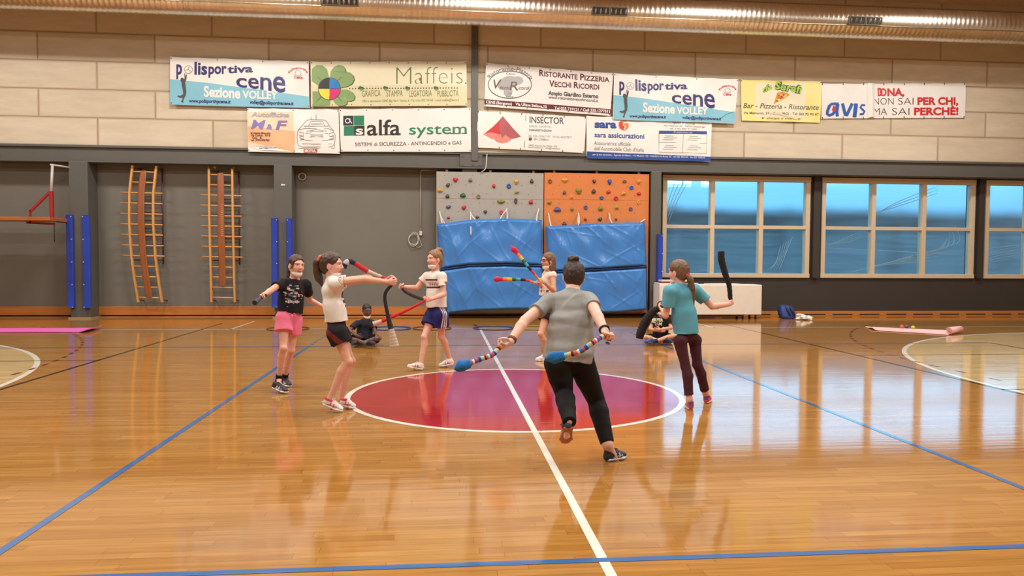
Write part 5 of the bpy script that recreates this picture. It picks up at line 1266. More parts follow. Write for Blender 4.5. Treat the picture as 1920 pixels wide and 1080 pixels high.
    def shorts(s, m, legs, waist, name='shorts', loose=.012, noise=None, color=None, vox=.005, r=.098, flare=.105):
        """legs: list of (hip, knee, fraction of the thigh covered)"""
        F = Field(loose); k = s.k
        a, ra, b, rb, l1, l2 = s.torso[0]; F.flat(a-s.sp*.02, ra, b, rb, l1+l2, k=.05)
        for hp in (s.hl, s.hr): F.ell(hp-s.tf*.034*k, (.064*k*s.glute,)*3, k=.05)
        for hp, kn, fr in legs:
            hp, kn = A3(*hp), A3(*kn); d = kn-hp; e = hp+d*fr; F.cone(hp, (r-loose)*k, e+nrm(d)*.05, (flare-loose)*k, k=.03, cuts=[(e, d)])
        V, Q = F.mesh(vox, cuts=[(A3(*waist[0]), nrm(waist[1]))], noise=noise or folds(sum(map(ord, name)) % 89, .0018))
        return quad_obj(name, [(V, Q)], m, s.root, color)
    def leggings(s, m, legs, waist, name='leggings', loose=.006, noise=None, r=(.080, .058, .040), vox=.005):
        F = Field(loose); k = s.k; a, ra, b, rb, l1, l2 = s.torso[0]; F.flat(a, ra, b, rb, l1+l2, k=.05)
        for hp in (s.hl, s.hr): F.ell(hp-s.tf*.034*k, (.062*k*s.glute,)*3, k=.05)
        for hp, kn, an, fr in legs:
            hp, kn, an = map(lambda v: A3(*v), (hp, kn, an)); d = nrm(an-kn); b_ = ortho(d, -s.tf) if abs(np.dot(d, s.tf)) < .95 else ortho(d, (0, 0, 1)); e = kn+(an-kn)*fr
            F.chain([hp, hp+(kn-hp)*.45, kn], [r[0]*k, r[0]*.87*k, r[1]*.89*k], k=.03); F.ell(kn-b_*.018*k, (r[1]*k*.61,)*3, k=.03)
            q1, q2 = kn+(an-kn)*.28+b_*.014*k, kn+(an-kn)*.6+b_*.006*k; F.chain([kn, q1, q2], [r[1]*k*.89, r[1]*k*.98, r[1]*k*.84], k=.007); F.cone(q2, r[1]*k*.84, an+d*.03, r[2]*k*.98, k=.007, cuts=[(e, d)])
        V, Q = F.mesh(vox, cuts=[(A3(*waist[0]), nrm(waist[1]))], noise=noise or folds(5, .0005, f=(40, 90)))
        return quad_obj(name, [(V, Q)], m, s.root)
    def shoe(s, heel, toe, up, ankle, upper, sole, w=.042, stripe=None, collar=None, h=.075):
        """heel and toe lie on the sole's lower face"""
        heel, toe, ankle = A3(*heel), A3(*toe), A3(*ankle); f = toe-heel; L = np.linalg.norm(f); f = f/L; u = ortho(f, up); r = np.cross(f, u)
        P = lambda y, x, z: heel+f*y*L+r*x+u*z
        F = Field(); F.flat(P(.16, 0, .014), (w*.82, .014), P(.42, 0, .013), (w*.80, .013), r, k=.01); F.flat(P(.42, 0, .013), (w*.80, .013), P(.72, 0, .013), (w*1.06, .013), r, k=.01); F.flat(P(.72, 0, .013), (w*1.06, .013), P(.90, 0, .017), (w*.72, .012), r, k=.01)
        S = F.mesh(.0035)
        F = Field(); F.flat(P(.16, 0, .034), (w*.70, .032), P(.30, 0, .046), (w*.72, .040), r, k=.02); F.flat(P(.30, 0, .044), (w*.72, .040), P(.60, 0, .036), (w*.84, .030), r, k=.02); F.flat(P(.60, 0, .036), (w*.84, .030), P(.86, 0, .030), (w*.74, .020), r, k=.02)
        F.cone(P(.24, 0, .05), w*.74, P(.22, 0, h), w*.76, k=.02, cuts=[(P(.2, 0, h+.008), u+f*.10)]); F.cone(P(.30, 0, .055), w*.55, P(.52, 0, .062), w*.42, k=.02)
        F.cone(ankle, .026, P(.25, 0, h+.04), .034, k=.006, sub=True)
        def colr(V):
            q = (V-heel); y, x, z = q@f/L, q@r, q@u; C = np.tile(np.array(lin(upper)), (len(V), 1))
            if stripe:
                for c0 in (.42, .56): m = (np.abs(y-c0-(z-.03)*4.0/1.0*(.06)) < .028) & (np.abs(x) > w*.45) & (z > .02) & (z < .058); C[m] = np.array(lin(stripe))
                m = (np.abs(z-.034-.02*(y-.5)) < .0045) & (np.abs(x) > w*.45) & (y > .3) & (y < .72); C[m] = np.array(lin(stripe))
            if collar: C[(z > h-.014) & (y < .45)] = np.array(lin(collar)); C[(y < .10) & (z > .04)] = np.array(lin(collar))
            return C
        o = quad_obj('shoe', [F.mesh(.004)], mat('shoe_upper', (200, 200, 200), .6, attr='Col', bump=.2, bscale=200), s.root, colr)
        quad_obj('sole', [S], mat('sole_%d_%d_%d' % tuple(sole), sole, .55), o)
        m = MB(); lc = (226, 222, 214) if sum(upper) > 300 or True else upper
        for i in range(4):
            y = .42+.075*i; z = .072-.010*i; m.tube([P(y, -w*.45, z-.014), P(y+.02, 0, z+.006), P(y-.01, w*.45, z-.014)], .003, 5)
        for sx in (-1, 1): m.tube(catmull([P(.43, 0, .082), P(.40, sx*.02, .094), P(.47, sx*.036, .090), P(.45, sx*.01, .082)], 4), .0028, 5)
        m.build('lace', mat('shoe_lace_%d' % (sum(upper) > 300), (222, 218, 210) if sum(upper) > 300 else (40, 40, 46), .7), o)
        return o
    def sock(s, kn, an, fr, m, r=.036):
        kn, an = A3(*kn), A3(*an); d = nrm(an-kn); F = Field(.004); F.cone(an-d*fr, r*s.k*1.06, an+d*.045, r*s.k, k=.01, cuts=[(an-d*fr, -d)])
        quad_obj('sock', [F.mesh(.004)], m, s.root)
    # ---- hair and mask
    def hair(s, m, back=.010, down=-.07, tail=None, tie=None, extra=None, hairline=.070, short=False, name='hair'):
        P, q, R = s.hp, s.hq, s.hR; F = Field()
        F.ell(P(0, -.014, .036), q*A3(.073+back*.7, .093+back, .082+back*.9), R, k=.01)
        if not short: F.ell(P(0, -.050, -.015), q*A3(.066+back*.5, .060+back*.7, .075), R, k=.03)
        if extra: extra(F, P, q, R)
        F.ell(P(0, .118, -.022), q*A3(.082, .086, hairline+.038), R, k=.012, sub=True)
        for sx in (-1, 1): F.ell(P(sx*.088, .012, -.035), q*A3(.022, .035, .042), R, k=.010, sub=True)
        V, Q = F.mesh(.0035, cuts=[(P(0, 0, down), -s.hu+s.hf*(.25 if not short else .0))], noise=folds(4, .0007, 5, (120, 300)))
        parts = [(V, Q)]
        if tail:
            pts, rs = tail; G_ = Field(); pp = catmull(pts, 6); rr = np.interp(np.linspace(0, 1, len(pp)), np.linspace(0, 1, len(rs)), rs)
            rnd = random.Random(8)
            for st in range(9):       # strands of the tail
                an = rnd.uniform(0, 6.3); am = rnd.uniform(.25, .75); ph = rnd.uniform(0, 6)
                sd = A3(math.cos(an), math.sin(an), .3*math.sin(ph))
                qs = [p+sd*rr[i]*am*(.7+.3*math.sin(i*.5+ph)) for i, p in enumerate(pp)]
                n_ = len(qs) if st % 3 == 0 else len(qs)-rnd.randint(0, 4)
                G_.chain(qs[:n_], [max(.004, rr[i]*.5) for i in range(n_)], k=.006)
            parts.append(G_.mesh(.0035, noise=folds(9, .0010, 6, (120, 320), .2)))
        o = quad_obj(name, parts, m, s.root)
        if tie: 
            c, ax, R_, r_, tm = tie; t = MB(); ax = nrm(ax); e1 = ortho(ax, (1, .3, .2)); e2 = np.cross(ax, e1)
            t.tube([A3(*c)+(e1*math.cos(a)+e2*math.sin(a))*R_*(1+.12*math.sin(5*a))+ax*.004*math.sin(3*a) for a in np.linspace(0, 2*PI, 25)[:-1]], r_, 8, closed=True); t.build('hair_tie', tm, s.root)
        return o
    def mask(s, m, drop=0.0):
        """paper mask pulled down under the chin"""
        P, q, R = s.hp, s.hq, s.hR; F = Field()
        F.ell(P(0, .034, -.082-drop), q*A3(.060, .052, .042), R, k=.01); F.ell(P(0, .052, -.095-drop), q*A3(.040, .036, .028), R, k=.015)
        n1 = s.hu*1.0-s.hf*.10
        V, Q = F.mesh(.0035, cuts=[(P(0, .06, -.074-drop), n1), (P(0, .0, -.08), -s.hf-s.hu*.5)], noise=folds(3, .0006, 4, (80, 160)))
        o = quad_obj('face_mask', [(V, Q)], m, s.root); t = MB()
        for sx in (-1, 1): t.tube(catmull([P(sx*.056, .03, -.085-drop), P(sx*.074, .004, -.052), P(sx*.080, -.022, -.022), P(sx*.076, -.012, .016)], 5), .0022, 5)
        t.build('ear_loop', m, o)
    def decal(s, target, build, o_, d, ux, m):
        """flat print (MB with 2-D points in metres) laid on a garment: origin o_, projection direction d, right direction ux"""
        dg = target.data; L = np.array(world_loc(target)); GV, GQ = GARM[target.name]
        bv = BVHTree.FromPolygons([Vector(v) for v in GV], GQ.tolist())
        d = nrm(d); ux = ortho(d, ux); uy = np.cross(ux, d)*1.0
        uy = uy if uy[2] > 0 else -uy
        P2, Fs, idx = build; out = []
        for x, y in P2:
            p = A3(*o_)+ux*x+uy*y; hit = bv.ray_cast(Vector(p-d*.5), Vector(d))[0]
            out.append(A3(*hit)-d*.0025 if hit is not None else p)
        mb = MB(); mats = list(dg.materials); 
        if m not in mats: dg.materials.append(m); mats.append(m)
        bm = bmesh.new(); bm.from_mesh(dg); vs = [bm.verts.new(Vector(v-L)) for v in out]
        for f in Fs:
            try: fc = bm.faces.new([vs[i] for i in f]); fc.material_index = mats.index(m)
            except ValueError: pass
        bm.to_mesh(dg); bm.free()
def print_text(t, w, h, bold=0.0, shear=0.0, x=0, y=0):
    v, f = glyphs(t, bold); v = v.copy(); lo, hi = v[:, 0].min(), v[:, 0].max()
    return np.stack([((v[:, 0]-lo)/(hi-lo)-.5)*w+shear*v[:, 1]*h+x, v[:, 1]*h-h/2+y], -1), f, None
def print_rects(rects):
    P = []; Fs = []
    for x0, x1, y0, y1 in rects:
        nx, ny = max(1, int(abs(x1-x0)/.012)), max(1, int(abs(y1-y0)/.012)); b = len(P)
        P += [(x0+(x1-x0)*i/nx, y0+(y1-y0)*j/ny) for j in range(ny+1) for i in range(nx+1)]
        Fs += [(b+j*(nx+1)+i, b+j*(nx+1)+i+1, b+(j+1)*(nx+1)+i+1, b+(j+1)*(nx+1)+i) for j in range(ny) for i in range(nx)]
    return P, Fs, None

# ---- swinging socks
def poi(path, radii, bands, label, name='poi_sock', tip=None, tipm=None, group='swinging socks held by the players', nb=None, hand_end=None):
    P = catmull(path, 16); n = len(P); R = np.interp(np.linspace(0, 1, n), np.linspace(0, 1, len(radii)), radii)
    R = [r*(1+.05*math.sin(i*1.7)) for i, r in enumerate(R)]
    nb = nb or len(bands); ms = [int(i/(n-1)*nb) % len(bands) for i in range(n)]
    lowest = min(P, key=lambda p: p[2]); root = thing(name, (P[0][0], P[0][1], min(p[2] for p in P)-max(R)), label, 'poi sock', group)
    m = MB(); m.tube(P, R, 12, ms=ms); m.build('sock_tube', [mat('sock_%d_%d_%d' % b, b, .9, bump=.5, bscale=120) for b in bands], root)
    if tip is not None:
        e = P[-1]; d = nrm(P[-1]-P[-3]); F = Field(); F.cone(e-d*tip*.6, tip*.9, e+d*tip*.9, tip, k=.01); F.cone(e+d*tip*.9, tip, e+d*tip*1.9, tip*.45, k=.02)
        quad_obj('weighted_tip', [F.mesh(.005, noise=folds(3, .002, 6, (60, 140)))], tipm, root)
    return root
# ================================================================== the people, posed from the picture
FAIR = ((222, 168, 144), 'fair'); PALE = ((226, 178, 156), 'pale'); TAN = ((206, 150, 122), 'tan'); DEEP = ((98, 62, 46), 'deep')
M_mask = mat('paper_mask', (232, 226, 220), .8, bump=.15, bscale=30)
H_brown = hair_mat('brown', (70, 48, 36)); H_dark = hair_mat('dark', (52, 34, 28)); H_light = hair_mat('light', (142, 106, 74)); H_mid = hair_mat('mid', (112, 80, 56)); H_black = hair_mat('black', (26, 22, 20))
PG = 'players swinging socks'
def foot(toe, heel, dy):
    t = G(*toe, .0); h = J(heel[0], heel[1], t[1]+dy); h[2] = max(h[2], 0.0); return h, t
def down(dx, dz): return A3(dx, 0, dz)

# ---------------- girl in black T-shirt and pink shorts
p = Person(tuple(G(535, 733)), 'girl in black printed T-shirt and pink shorts, mask under her chin', PG, k=.86, skin=FAIR)
nk, pl = J(552, 524, .36), J(542, 592, .36)
shl, shr, hl, hr = J(575, 532, .44), J(527, 531, .28), J(552, 600, .42), J(532, 598, .30)
p.trunk(pl, nk, shl, shr, hl, hr)
p.head(J(555.5, 498, .33), (.62, -.78, -.05), (.08, .05, 1), .218, nk)
elr, wrr = J(509, 544, .10), J(496, 552, -.05); p.arm(shr, elr, wrr); g1 = p.hand(wrr, J(486, 559, -.13)-wrr, A3(0, -.3, 1), True, size=.86)
ell_, wrl = J(581, 563, .62), J(604, 574, .60); p.arm(shl, ell_, wrl); g1b = p.hand(wrl, A3(1, 0, -.1), A3(0, -.3, 1), False, size=.86)
knr, anr, knl, anl = J(531.5, 652, .20), J(523, 709, .34), J(546, 656, .42), J(534, 706, .62)
h1, t1 = foot((540, 739), (509, 727), .14); h2, t2 = foot((545, 726.5), (529, 721), .10)
p.leg(hr, knr, anr, h1+(t1-h1)*.5); p.leg(hl, knl, anl, h2+(t2-h2)*.5); p.finish()
tee = p.shirt(cloth_mat('black_tee', (34, 32, 34)), [(shr, shr+(elr-shr)*.52, .064, .070), (shl, shl+(ell_-shl)*.62, .064, .070)], (J(544, 584, .36), (-.22, 0, -.97)), hem_r=(.150, .110))
rp_ = random.Random(5); fr = -p.tf
for cm, n_ in ((mat('print_teal', (70, 128, 136), .7), 16), (mat('print_pink', (196, 92, 122), .7), 16), (mat('print_pale', (206, 200, 204), .7), 14), (mat('print_plum', (120, 60, 96), .7), 12)):
    rc = []
    for _ in range(n_):
        x, y, w_, h_ = rp_.gauss(0, .045), rp_.gauss(0, .042), rp_.uniform(.008, .035), rp_.uniform(.005, .018); rc.append((x-w_/2, x+w_/2, y-h_/2, y+h_/2))
    p.decal(tee, print_rects(rc), J(552, 553, .24), fr, p.ls, cm)
p.decal(tee, print_rects([(-.07+.022*i_, -.053+.022*i_, -.012-.006*(i_ % 2), .006+.005*(i_ % 3)) for i_ in range(7)]), J(550, 566, .24), fr, p.ls, mat('print_pale', (206, 200, 204), .7))
def pink(V): return np.tile(np.array(lin((228, 120, 146))), (len(V), 1))
sh = p.shorts(cloth_mat('pink_shorts', (226, 116, 142)), [(hr, knr, .42), (hl, knl, .48)], (J(542, 572, .36), (0, 0, 1)), flare=.112, r=.102)
m = MB(); c = J(548, 590, .18); 
for sx in (-1, 1): m.tube(catmull([c, c+p.ls*sx*.03+A3(0, -.005, .012), c+p.ls*sx*.035+A3(0, -.012, -.012), c], 4), .004, 6); m.tube([c, c+p.ls*sx*.015+A3(0, -.012, -.05)], .004, 6)
m.build('drawstring', MATS['cloth_pink_shorts'], p.root)
for kn, an, hh, tt in ((knr, anr, h1, t1), (knl, anl, h2, t2)):
    p.shoe(hh, tt, A3(0, 0, 1), an, (40, 38, 42), (226, 224, 220), w=.038, stripe=(210, 206, 202)); p.sock(kn, an, .05, cloth_mat('black_sock', (36, 34, 36)), r=.037)
P_ = p.hp
p.hair(H_brown, tail=([P_(0, -.095, .0), P_(.01, -.12, -.06), P_(.02, -.105, -.13), P_(.03, -.09, -.17)], [.03, .032, .026, .008]), extra=lambda F, P, q, R: [F.cone(P(sx*.066, .045, .05), .014, P(sx*.078, .052, -.035), .006, k=.012) for sx in (1,)])
p.mask(M_mask)
d_ = nrm(J(486, 559, -.13)-wrr)
poi([g1+A3(.03, .03, .02), g1, g1+A3(-.03, -.09, -.03), g1+A3(-.04, -.17, -.05)], [.014, .016, .022, .026], [(36, 42, 70), (70, 74, 84)], 'short navy sock in the hand of the girl in pink shorts', nb=2)

# ---------------- girl in white T-shirt and black shorts, seen from the side
p = Person(tuple(G(640, 772)), 'girl in plain white T-shirt and black shorts reaching both arms forward', PG, k=.90, skin=FAIR)
nk, pl = J(621, 520, -.78), J(631, 614, -.78)
shl, shr, hl, hr = J(634, 529, -.62), J(629, 530, -.94), J(636, 624, -.68), J(633, 625, -.88)
p.trunk(pl, nk, shl, shr, hl, hr, rp=(.130, .080), rw=(.112, .074), rc=(.125, .082))
p.head(J(622, 497, -.78), (1, -.12, -.02), (.0, 0, 1), .222, nk)
elr, wrr = J(684, 524, -.97), J(726, 529, -.92); p.arm(shr, elr, wrr); gw = p.hand(wrr, J(742, 530, -.92)-wrr, A3(-.3, -.1, 1), True, size=.9)
ell_, wrl = J(686, 521, -.60), J(724, 525, -.66); p.arm(shl, ell_, wrl); gw2 = p.hand(wrl, J(740, 526, -.66)-wrl, A3(-.3, .1, 1), False, size=.9)
knr, anr, knl, anl = J(652, 677, -.90), J(619, 747, -.86), J(657, 676, -.66), J(639, 748, -.66)
h1, t1 = foot((644, 774), (600, 757), .03); h2, t2 = foot((667, 767), (634, 760), .02)
p.leg(hr, knr, anr, h1+(t1-h1)*.5); p.leg(hl, knl, anl, h2+(t2-h2)*.5); p.finish()
tee = p.shirt(cloth_mat('white_tee', (226, 220, 212)), [(shr, shr+(elr-shr)*.30, .060, .070), (shl, shl+(ell_-shl)*.30, .060, .070)], (J(630, 603, -.78), (.14, 0, -.99)), hem_r=(.138, .100), loose=.012, noise=folds(12, .0034, 8, (18, 50)))
p.decal(tee, print_rects([(-.05, .05, -.01, .05), (-.06, .04, -.06, -.03), (-.03, .06, -.10, -.08)]), J(645, 556, -.78), -p.tf, p.ls, mat('print_dark', (60, 52, 52), .7))
zc = J(632, 632, -.9)
def wgs(V):
    C = np.tile(np.array(lin((30, 28, 30))), (len(V), 1)); s_ = (V[:, 2]-zc[2])+(V[:, 0]-zc[0])*.75
    C[(V[:, 1] < -.86) & (s_ < .015) & (s_ > -.045)] = np.array(lin((112, 40, 38))); return C
p.shorts(cloth_mat('black_red_shorts', (30, 28, 30), attr='Col'), [(hr, knr, .36), (hl, knl, .36)], (J(630, 596, -.78), (0, 0, 1)), color=wgs, flare=.112, r=.104)
for kn, an, hh, tt in ((knr, anr, h1, t1), (knl, anl, h2, t2)): p.shoe(hh, tt, A3(-.2, 0, 1), an, (226, 220, 214), (232, 228, 222), w=.039, stripe=(206, 70, 96), collar=(206, 62, 60))
P_ = p.hp; M_scr = mat('orange_scrunchie', (222, 122, 84), .8, bump=.4, bscale=60)
p.hair(H_brown, tail=([P_(0, -.105, .055), P_(0, -.135, .02), P_(-.004, -.135, -.06), P_(0, -.11, -.13), P_(.004, -.085, -.20)], [.03, .042, .050, .044, .012]), tie=(P_(0, -.112, .062), p.hf*.8-p.hu*.6, .026, .016, M_scr))
p.mask(M_mask, .0)
poi([gw2+A3(.02, 0, -.01), gw2, J(722, 522, -.66), J(690, 509, -.66), J(660, 491, -.66), J(649, 493, -.68), J(645, 503, -.68)], [.014, .014, .017, .022, .026, .028, .022], [(188, 50, 52), (200, 62, 62), (196, 54, 56), (196, 180, 160), (190, 46, 52), (40, 46, 74), (190, 190, 196), (40, 46, 74)], 'red, cream and navy sock swung up behind the outstretched arms of the white-shirted girl')
poi([gw+A3(0, 0, .03), gw, J(722, 552, -.93), J(727, 590, -.95), J(735, 625, -.97), J(740, 650, -.97)], [.014, .014, .016, .018, .030, .044], [(36, 34, 36), (36, 34, 36), (40, 38, 40), (196, 178, 158)], 'black sock with cream foot hanging down below the outstretched arms')

# ---------------- girl in striped white T-shirt and blue shorts
p = Person(tuple(G(790, 692)), 'girl in white T-shirt with two dark chest stripes and blue shorts', PG, k=.94, skin=FAIR)
nk, pl = J(816.5, 510, 1.92), J(818, 584, 1.92)
shl, shr, hl, hr = J(829, 518, 1.76), J(800, 518, 2.00), J(826, 592, 1.84), J(810, 592, 1.98)
p.trunk(pl, nk, shl, shr, hl, hr)
p.head(J(814.5, 486, 1.88), (-.80, -.60, -.02), (0, 0, 1), .225, nk)
ell_, wrl = J(832, 552, 1.70), J(808, 561, 1.50); p.arm(shl, ell_, wrl); gs = p.hand(wrl, J(797, 563, 1.42)-wrl, A3(-.2, -.2, 1), False, size=.92)
elr, wrr = J(781, 540, 1.98), J(757, 538, 1.82); p.arm(shr, elr, wrr); gs2 = p.hand(wrr, J(746, 535, 1.75)-wrr, A3(0, -.4, 1), True, size=.92)
knr, anr, knl, anl = J(796, 632, 1.84), J(789, 683, 1.80), J(828, 631, 1.94), J(843, 673, 2.08)
hr_ = G(796, 694.5); tr_ = J(761, 689, hr_[1]-.06); h1, t1 = hr_, tr_; h2, t2 = foot((821, 689), (853, 683), .06)
p.leg(hr, knr, anr, h1+(t1-h1)*.5); p.leg(hl, knl, anl, h2+(t2-h2)*.5); p.finish()
tee = p.shirt(cloth_mat('cream_tee', (226, 216, 206)), [(shr, shr+(elr-shr)*.46, .064, .070), (shl, shl+(ell_-shl)*.55, .066, .076)], (J(818, 575, 1.92), (0, 0, -1)), hem_r=(.150, .118), loose=.014, noise=folds(13, .0028, 8, (18, 50)))
sp_ = [(-.06+.0016*i, .020*math.sin(i*.62)*(1.0 if i % 20 < 12 else .5)+.006*math.cos(i*.31)) for i in range(76)]; scrawl = ([q for i, (x, y) in enumerate(sp_) for q in ((x+.006*math.sin(i*.31), y+.004), (x+.006*math.sin(i*.31)+.003, y-.004))], [(2*i, 2*i+1, 2*i+3, 2*i+2) for i in range(75)], None)
M_st = mat('print_stripe', (62, 54, 56), .8); o_ = J(808, 533, 1.80)
p.decal(tee, print_rects([(-.12, .10, .048, .068), (-.12, .10, -.052, -.032)]), o_, -p.tf, p.ls, M_st)
p.decal(tee, scrawl, o_, -p.tf, p.ls, mat('print_rose', (170, 80, 90), .8))
hc_ = hl+(knl-hl)*.1
def blue_shorts(V):
    C = np.tile(np.array(lin((46, 44, 104))), (len(V), 1)); W_ = np.array(lin((222, 216, 214)))
    q = V-hl; lat = q@nrm(p.lh); fw = q@p.tf
    side = (lat > .02)
    for c0 in (-.004, .022, .048): C[side & (np.abs(fw-c0+.02) < .0062)] = W_
    return C
p.shorts(cloth_mat('blue_track_shorts', (46, 44, 104), attr='Col'), [(hr, knr, .44), (hl, knl, .46)], (J(818, 570, 1.92), (0, 0, 1)), color=blue_shorts, flare=.116, r=.104)
for kn, an, hh, tt in ((knr, anr, h1, t1), (knl, anl, h2, t2)): p.shoe(hh, tt, A3(0, 0, 1), an, (228, 216, 206), (232, 226, 220), w=.039, stripe=(196, 84, 96))
P_ = p.hp
p.hair(H_light, tail=([P_(0, -.075, .115), P_(.02, -.12, .12), P_(.05, -.165, .06), P_(.055, -.17, -.02), P_(.05, -.165, -.10)], [.026, .036, .034, .026, .008]), extra=lambda F, P, q, R: F.ell(P(0, -.06, .122), A3(.036, .036, .030), R, k=.015), tie=(P_(0, -.072, .112), p.hu*.8-p.hf*.5, .028, .009, mat('brown_tie', (96, 66, 46), .7)))
p.mask(M_mask)
poi([gs+A3(.03, .0, .03), gs, J(770, 578, 1.42), J(740, 592, 1.42), J(716, 602, 1.42), J(700, 608, 1.42)], [.014, .014, .018, .021, .024, .034], [(196, 40, 44), (190, 36, 42), (196, 40, 44), (190, 36, 42), (206, 168, 156)], 'red sock with pale pink foot held low by the girl with striped shirt')
poi([gs2+A3(0, 0, .02), gs2, J(760, 547, 1.85), J(778, 556, 2.02), J(800, 563, 2.3)], [.014, .016, .019, .022, .024], [(70, 64, 60), (78, 72, 66)], 'dark grey sock trailing below the bent arm of the girl with striped shirt', nb=2)

# ---------------- girl with glasses and rainbow socks
p = Person(tuple(G(1024, 675)), 'girl with glasses and loose hair in sleeveless cream top, behind the woman in grey', PG, k=.92, skin=TAN)
nk, pl = J(1029.5, 509, 2.76), J(1026, 570, 2.76)
shl, shr, hl, hr = J(1036.5, 516, 2.60), J(1024, 515, 2.90), J(1027, 578, 2.68), J(1024, 578, 2.86)
p.trunk(pl, nk, shl, shr, hl, hr)
p.head(J(1027.5, 489, 2.74), (-.94, -.34, -.06), (0, 0, 1), .222, nk)
ell_, wrl = J(1038, 545, 2.50), J(1021, 530, 2.38); p.arm(shl, ell_, wrl); gr = p.hand(wrl, J(1009, 524, 2.32)-wrl, A3(-.3, -.1, 1), False, size=.92)
elr, wrr = J(1022, 545, 2.86), J(1011, 532, 2.62); p.arm(shr, elr, wrr); gr2 = p.hand(wrr, J(1001, 527, 2.56)-wrr, A3(-.2, -.6, .6), True, size=.92)
knl, anl, knr, anr = J(1014, 626, 2.52), J(1022, 668, 2.70), J(1028, 626, 2.84), J(1036, 664, 2.98)
h1 = G(1030, 676); t1 = h1+A3(-.22, -.06, 0); h2 = G(1042, 670); t2 = h2+A3(-.22, -.05, 0)
anl = h1+A3(-.04, 0, .085); anr = h2+A3(-.04, 0, .085)
p.leg(hl, knl, anl, h1+(t1-h1)*.5); p.leg(hr, knr, anr, h2+(t2-h2)*.5); p.finish()
tee = p.shirt(cloth_mat('cream_top', (226, 206, 190)), [(shl, shl+(ell_-shl)*.12, .062, .066), (shr, shr+(elr-shr)*.12, .062, .066)], (J(1026, 556, 2.76), (-.25, 0, -.97)), hem_r=(.150, .120), loose=.014, noise=folds(15, .0030, 8, (18, 50)))
p.decal(tee, print_rects([(-.06+.03*i, -.045+.03*i, -.09-.012*(i % 3), -.07-.012*(i % 2)) for i in range(5)]+[(-.08+.035*i, -.06+.035*i, .03+.012*(i % 2), .045) for i in range(3)]), J(1019, 534, 2.68), -p.tf, p.ls, mat('print_dark', (60, 52, 52), .7))
p.shorts(cloth_mat('black_shorts', (30, 28, 30)), [(hr, knr, .5), (hl, knl, .45)], (J(1026, 550, 2.76), (0, 0, 1)), flare=.108, r=.100)
for an, hh, tt in ((anl, h1, t1), (anr, h2, t2)): p.shoe(hh, tt, A3(0, 0, 1), an, (206, 200, 196), (230, 226, 220), w=.039)
P_ = p.hp
p.hair(H_mid, down=-.20, extra=lambda F, P, q, R: [F.ell(P(sx*.052, -.04, -.06), A3(.034, .058, .11), R, k=.03) for sx in (-1, 1)]+[F.ell(P(0, -.07, -.07), A3(.06, .036, .11), R, k=.03)]+[F.cone(P(sx*.07, .022, .045), .02, P(sx*.076, .002, -.06), .014, k=.015) for sx in (-1, 1)])
p.mask(M_mask); m = MB()
for sx in (-1, 1): m.tube([P_(sx*.033+.024*math.cos(a), .100-.02*abs(sx*.033+.024*math.cos(a))/.05, .010+.018*math.sin(a)) for a in np.linspace(0, 2*PI, 19)[:-1]], .0028, 6, closed=True); m.tube([P_(sx*.057, .082, .013), P_(sx*.076, .0, .010)], .0024, 6)
m.tube([P_(-.01, .099, .012), P_(.01, .099, .012)], .0024, 6); m.build('glasses', mat('black_plastic', (24, 22, 24), .3), p.root)
RB = [(40, 36, 60), (70, 170, 180), (40, 110, 70), (226, 190, 70), (230, 130, 60), (206, 56, 84)]
M_rt = mat('red_wool', (206, 40, 72), .95, bump=.6, bscale=90)
poi([gr+A3(.02, 0, -.03), gr, J(996, 507, 2.32), J(980, 487, 2.34), J(966, 471, 2.36)], [.010, .013, .018, .024, .027], RB+RB, 'rainbow striped sock raised diagonally by the girl with glasses', tip=.036, tipm=M_rt)
poi([gr2+A3(.03, 0, 0), gr2, J(985, 525, 2.54), J(960, 524, 2.54), J(936, 523.5, 2.54)], [.010, .013, .020, .026, .028], RB+RB, 'rainbow striped sock held out level by the girl with glasses', tip=.036, tipm=M_rt)

# ---------------- running woman in grey, seen from behind
p = Person((.25, -2.65, 0), 'woman in grey T-shirt and black leggings running away, hair in a bun', PG, k=1.0, skin=PALE)
nk, pl = J(1073, 545, -2.46), J(1067, 664, -2.64)
shl, shr, hl, hr = J(1030, 565, -2.46), J(1105, 560, -2.50), J(1046, 682, -2.68), J(1088, 676, -2.64)
p.trunk(pl, nk, shl, shr, hl, hr, rp=(.158, .115), rw=(.128, .098), rc=(.134, .095))
p.head(J(1075.5, 519, -2.38), (.10, 1, -.22), (.06, .2, 1), .225, nk, nr=.050)
ell_, wrl = J(984, 601, -2.64), J(957, 641, -2.80); p.arm(shl, ell_, wrl, r=(.050, .038, .026)); gt = p.hand(wrl, J(938, 655, -2.88)-wrl, A3(.4, -.6, .6), False, size=1.0, curl=(50, 60, 40))
elr, wrr = J(1117, 585, -2.74), J(1134, 620, -2.95); p.arm(shr, elr, wrr, r=(.050, .038, .026)); gt2 = p.hand(wrr, J(1141, 640, -3.02)-wrr, A3(-.9, -.4, .2), True, size=1.0, curl=(55, 65, 45))
knr, anr, knl, anl = J(1118, 752, -2.54), J(1139, 833, -2.74), J(1058, 740, -2.66), J(1067, 786, -2.98)
h1 = G(1132, 866); t1 = J(1174, 858, h1[1]+.09); t1[2] = 0.004
h2 = J(1067, 800, -3.05); t2 = J(1060, 834, -2.90); L_ = np.linalg.norm(t2-h2); t2 = h2+(t2-h2)*.235/L_
p.leg(hr, knr, anr, h1+(t1-h1)*.5, r=(.092, .064, .040)); p.leg(hl, knl, anl, h2+(t2-h2)*.5, r=(.092, .064, .040)); p.finish()
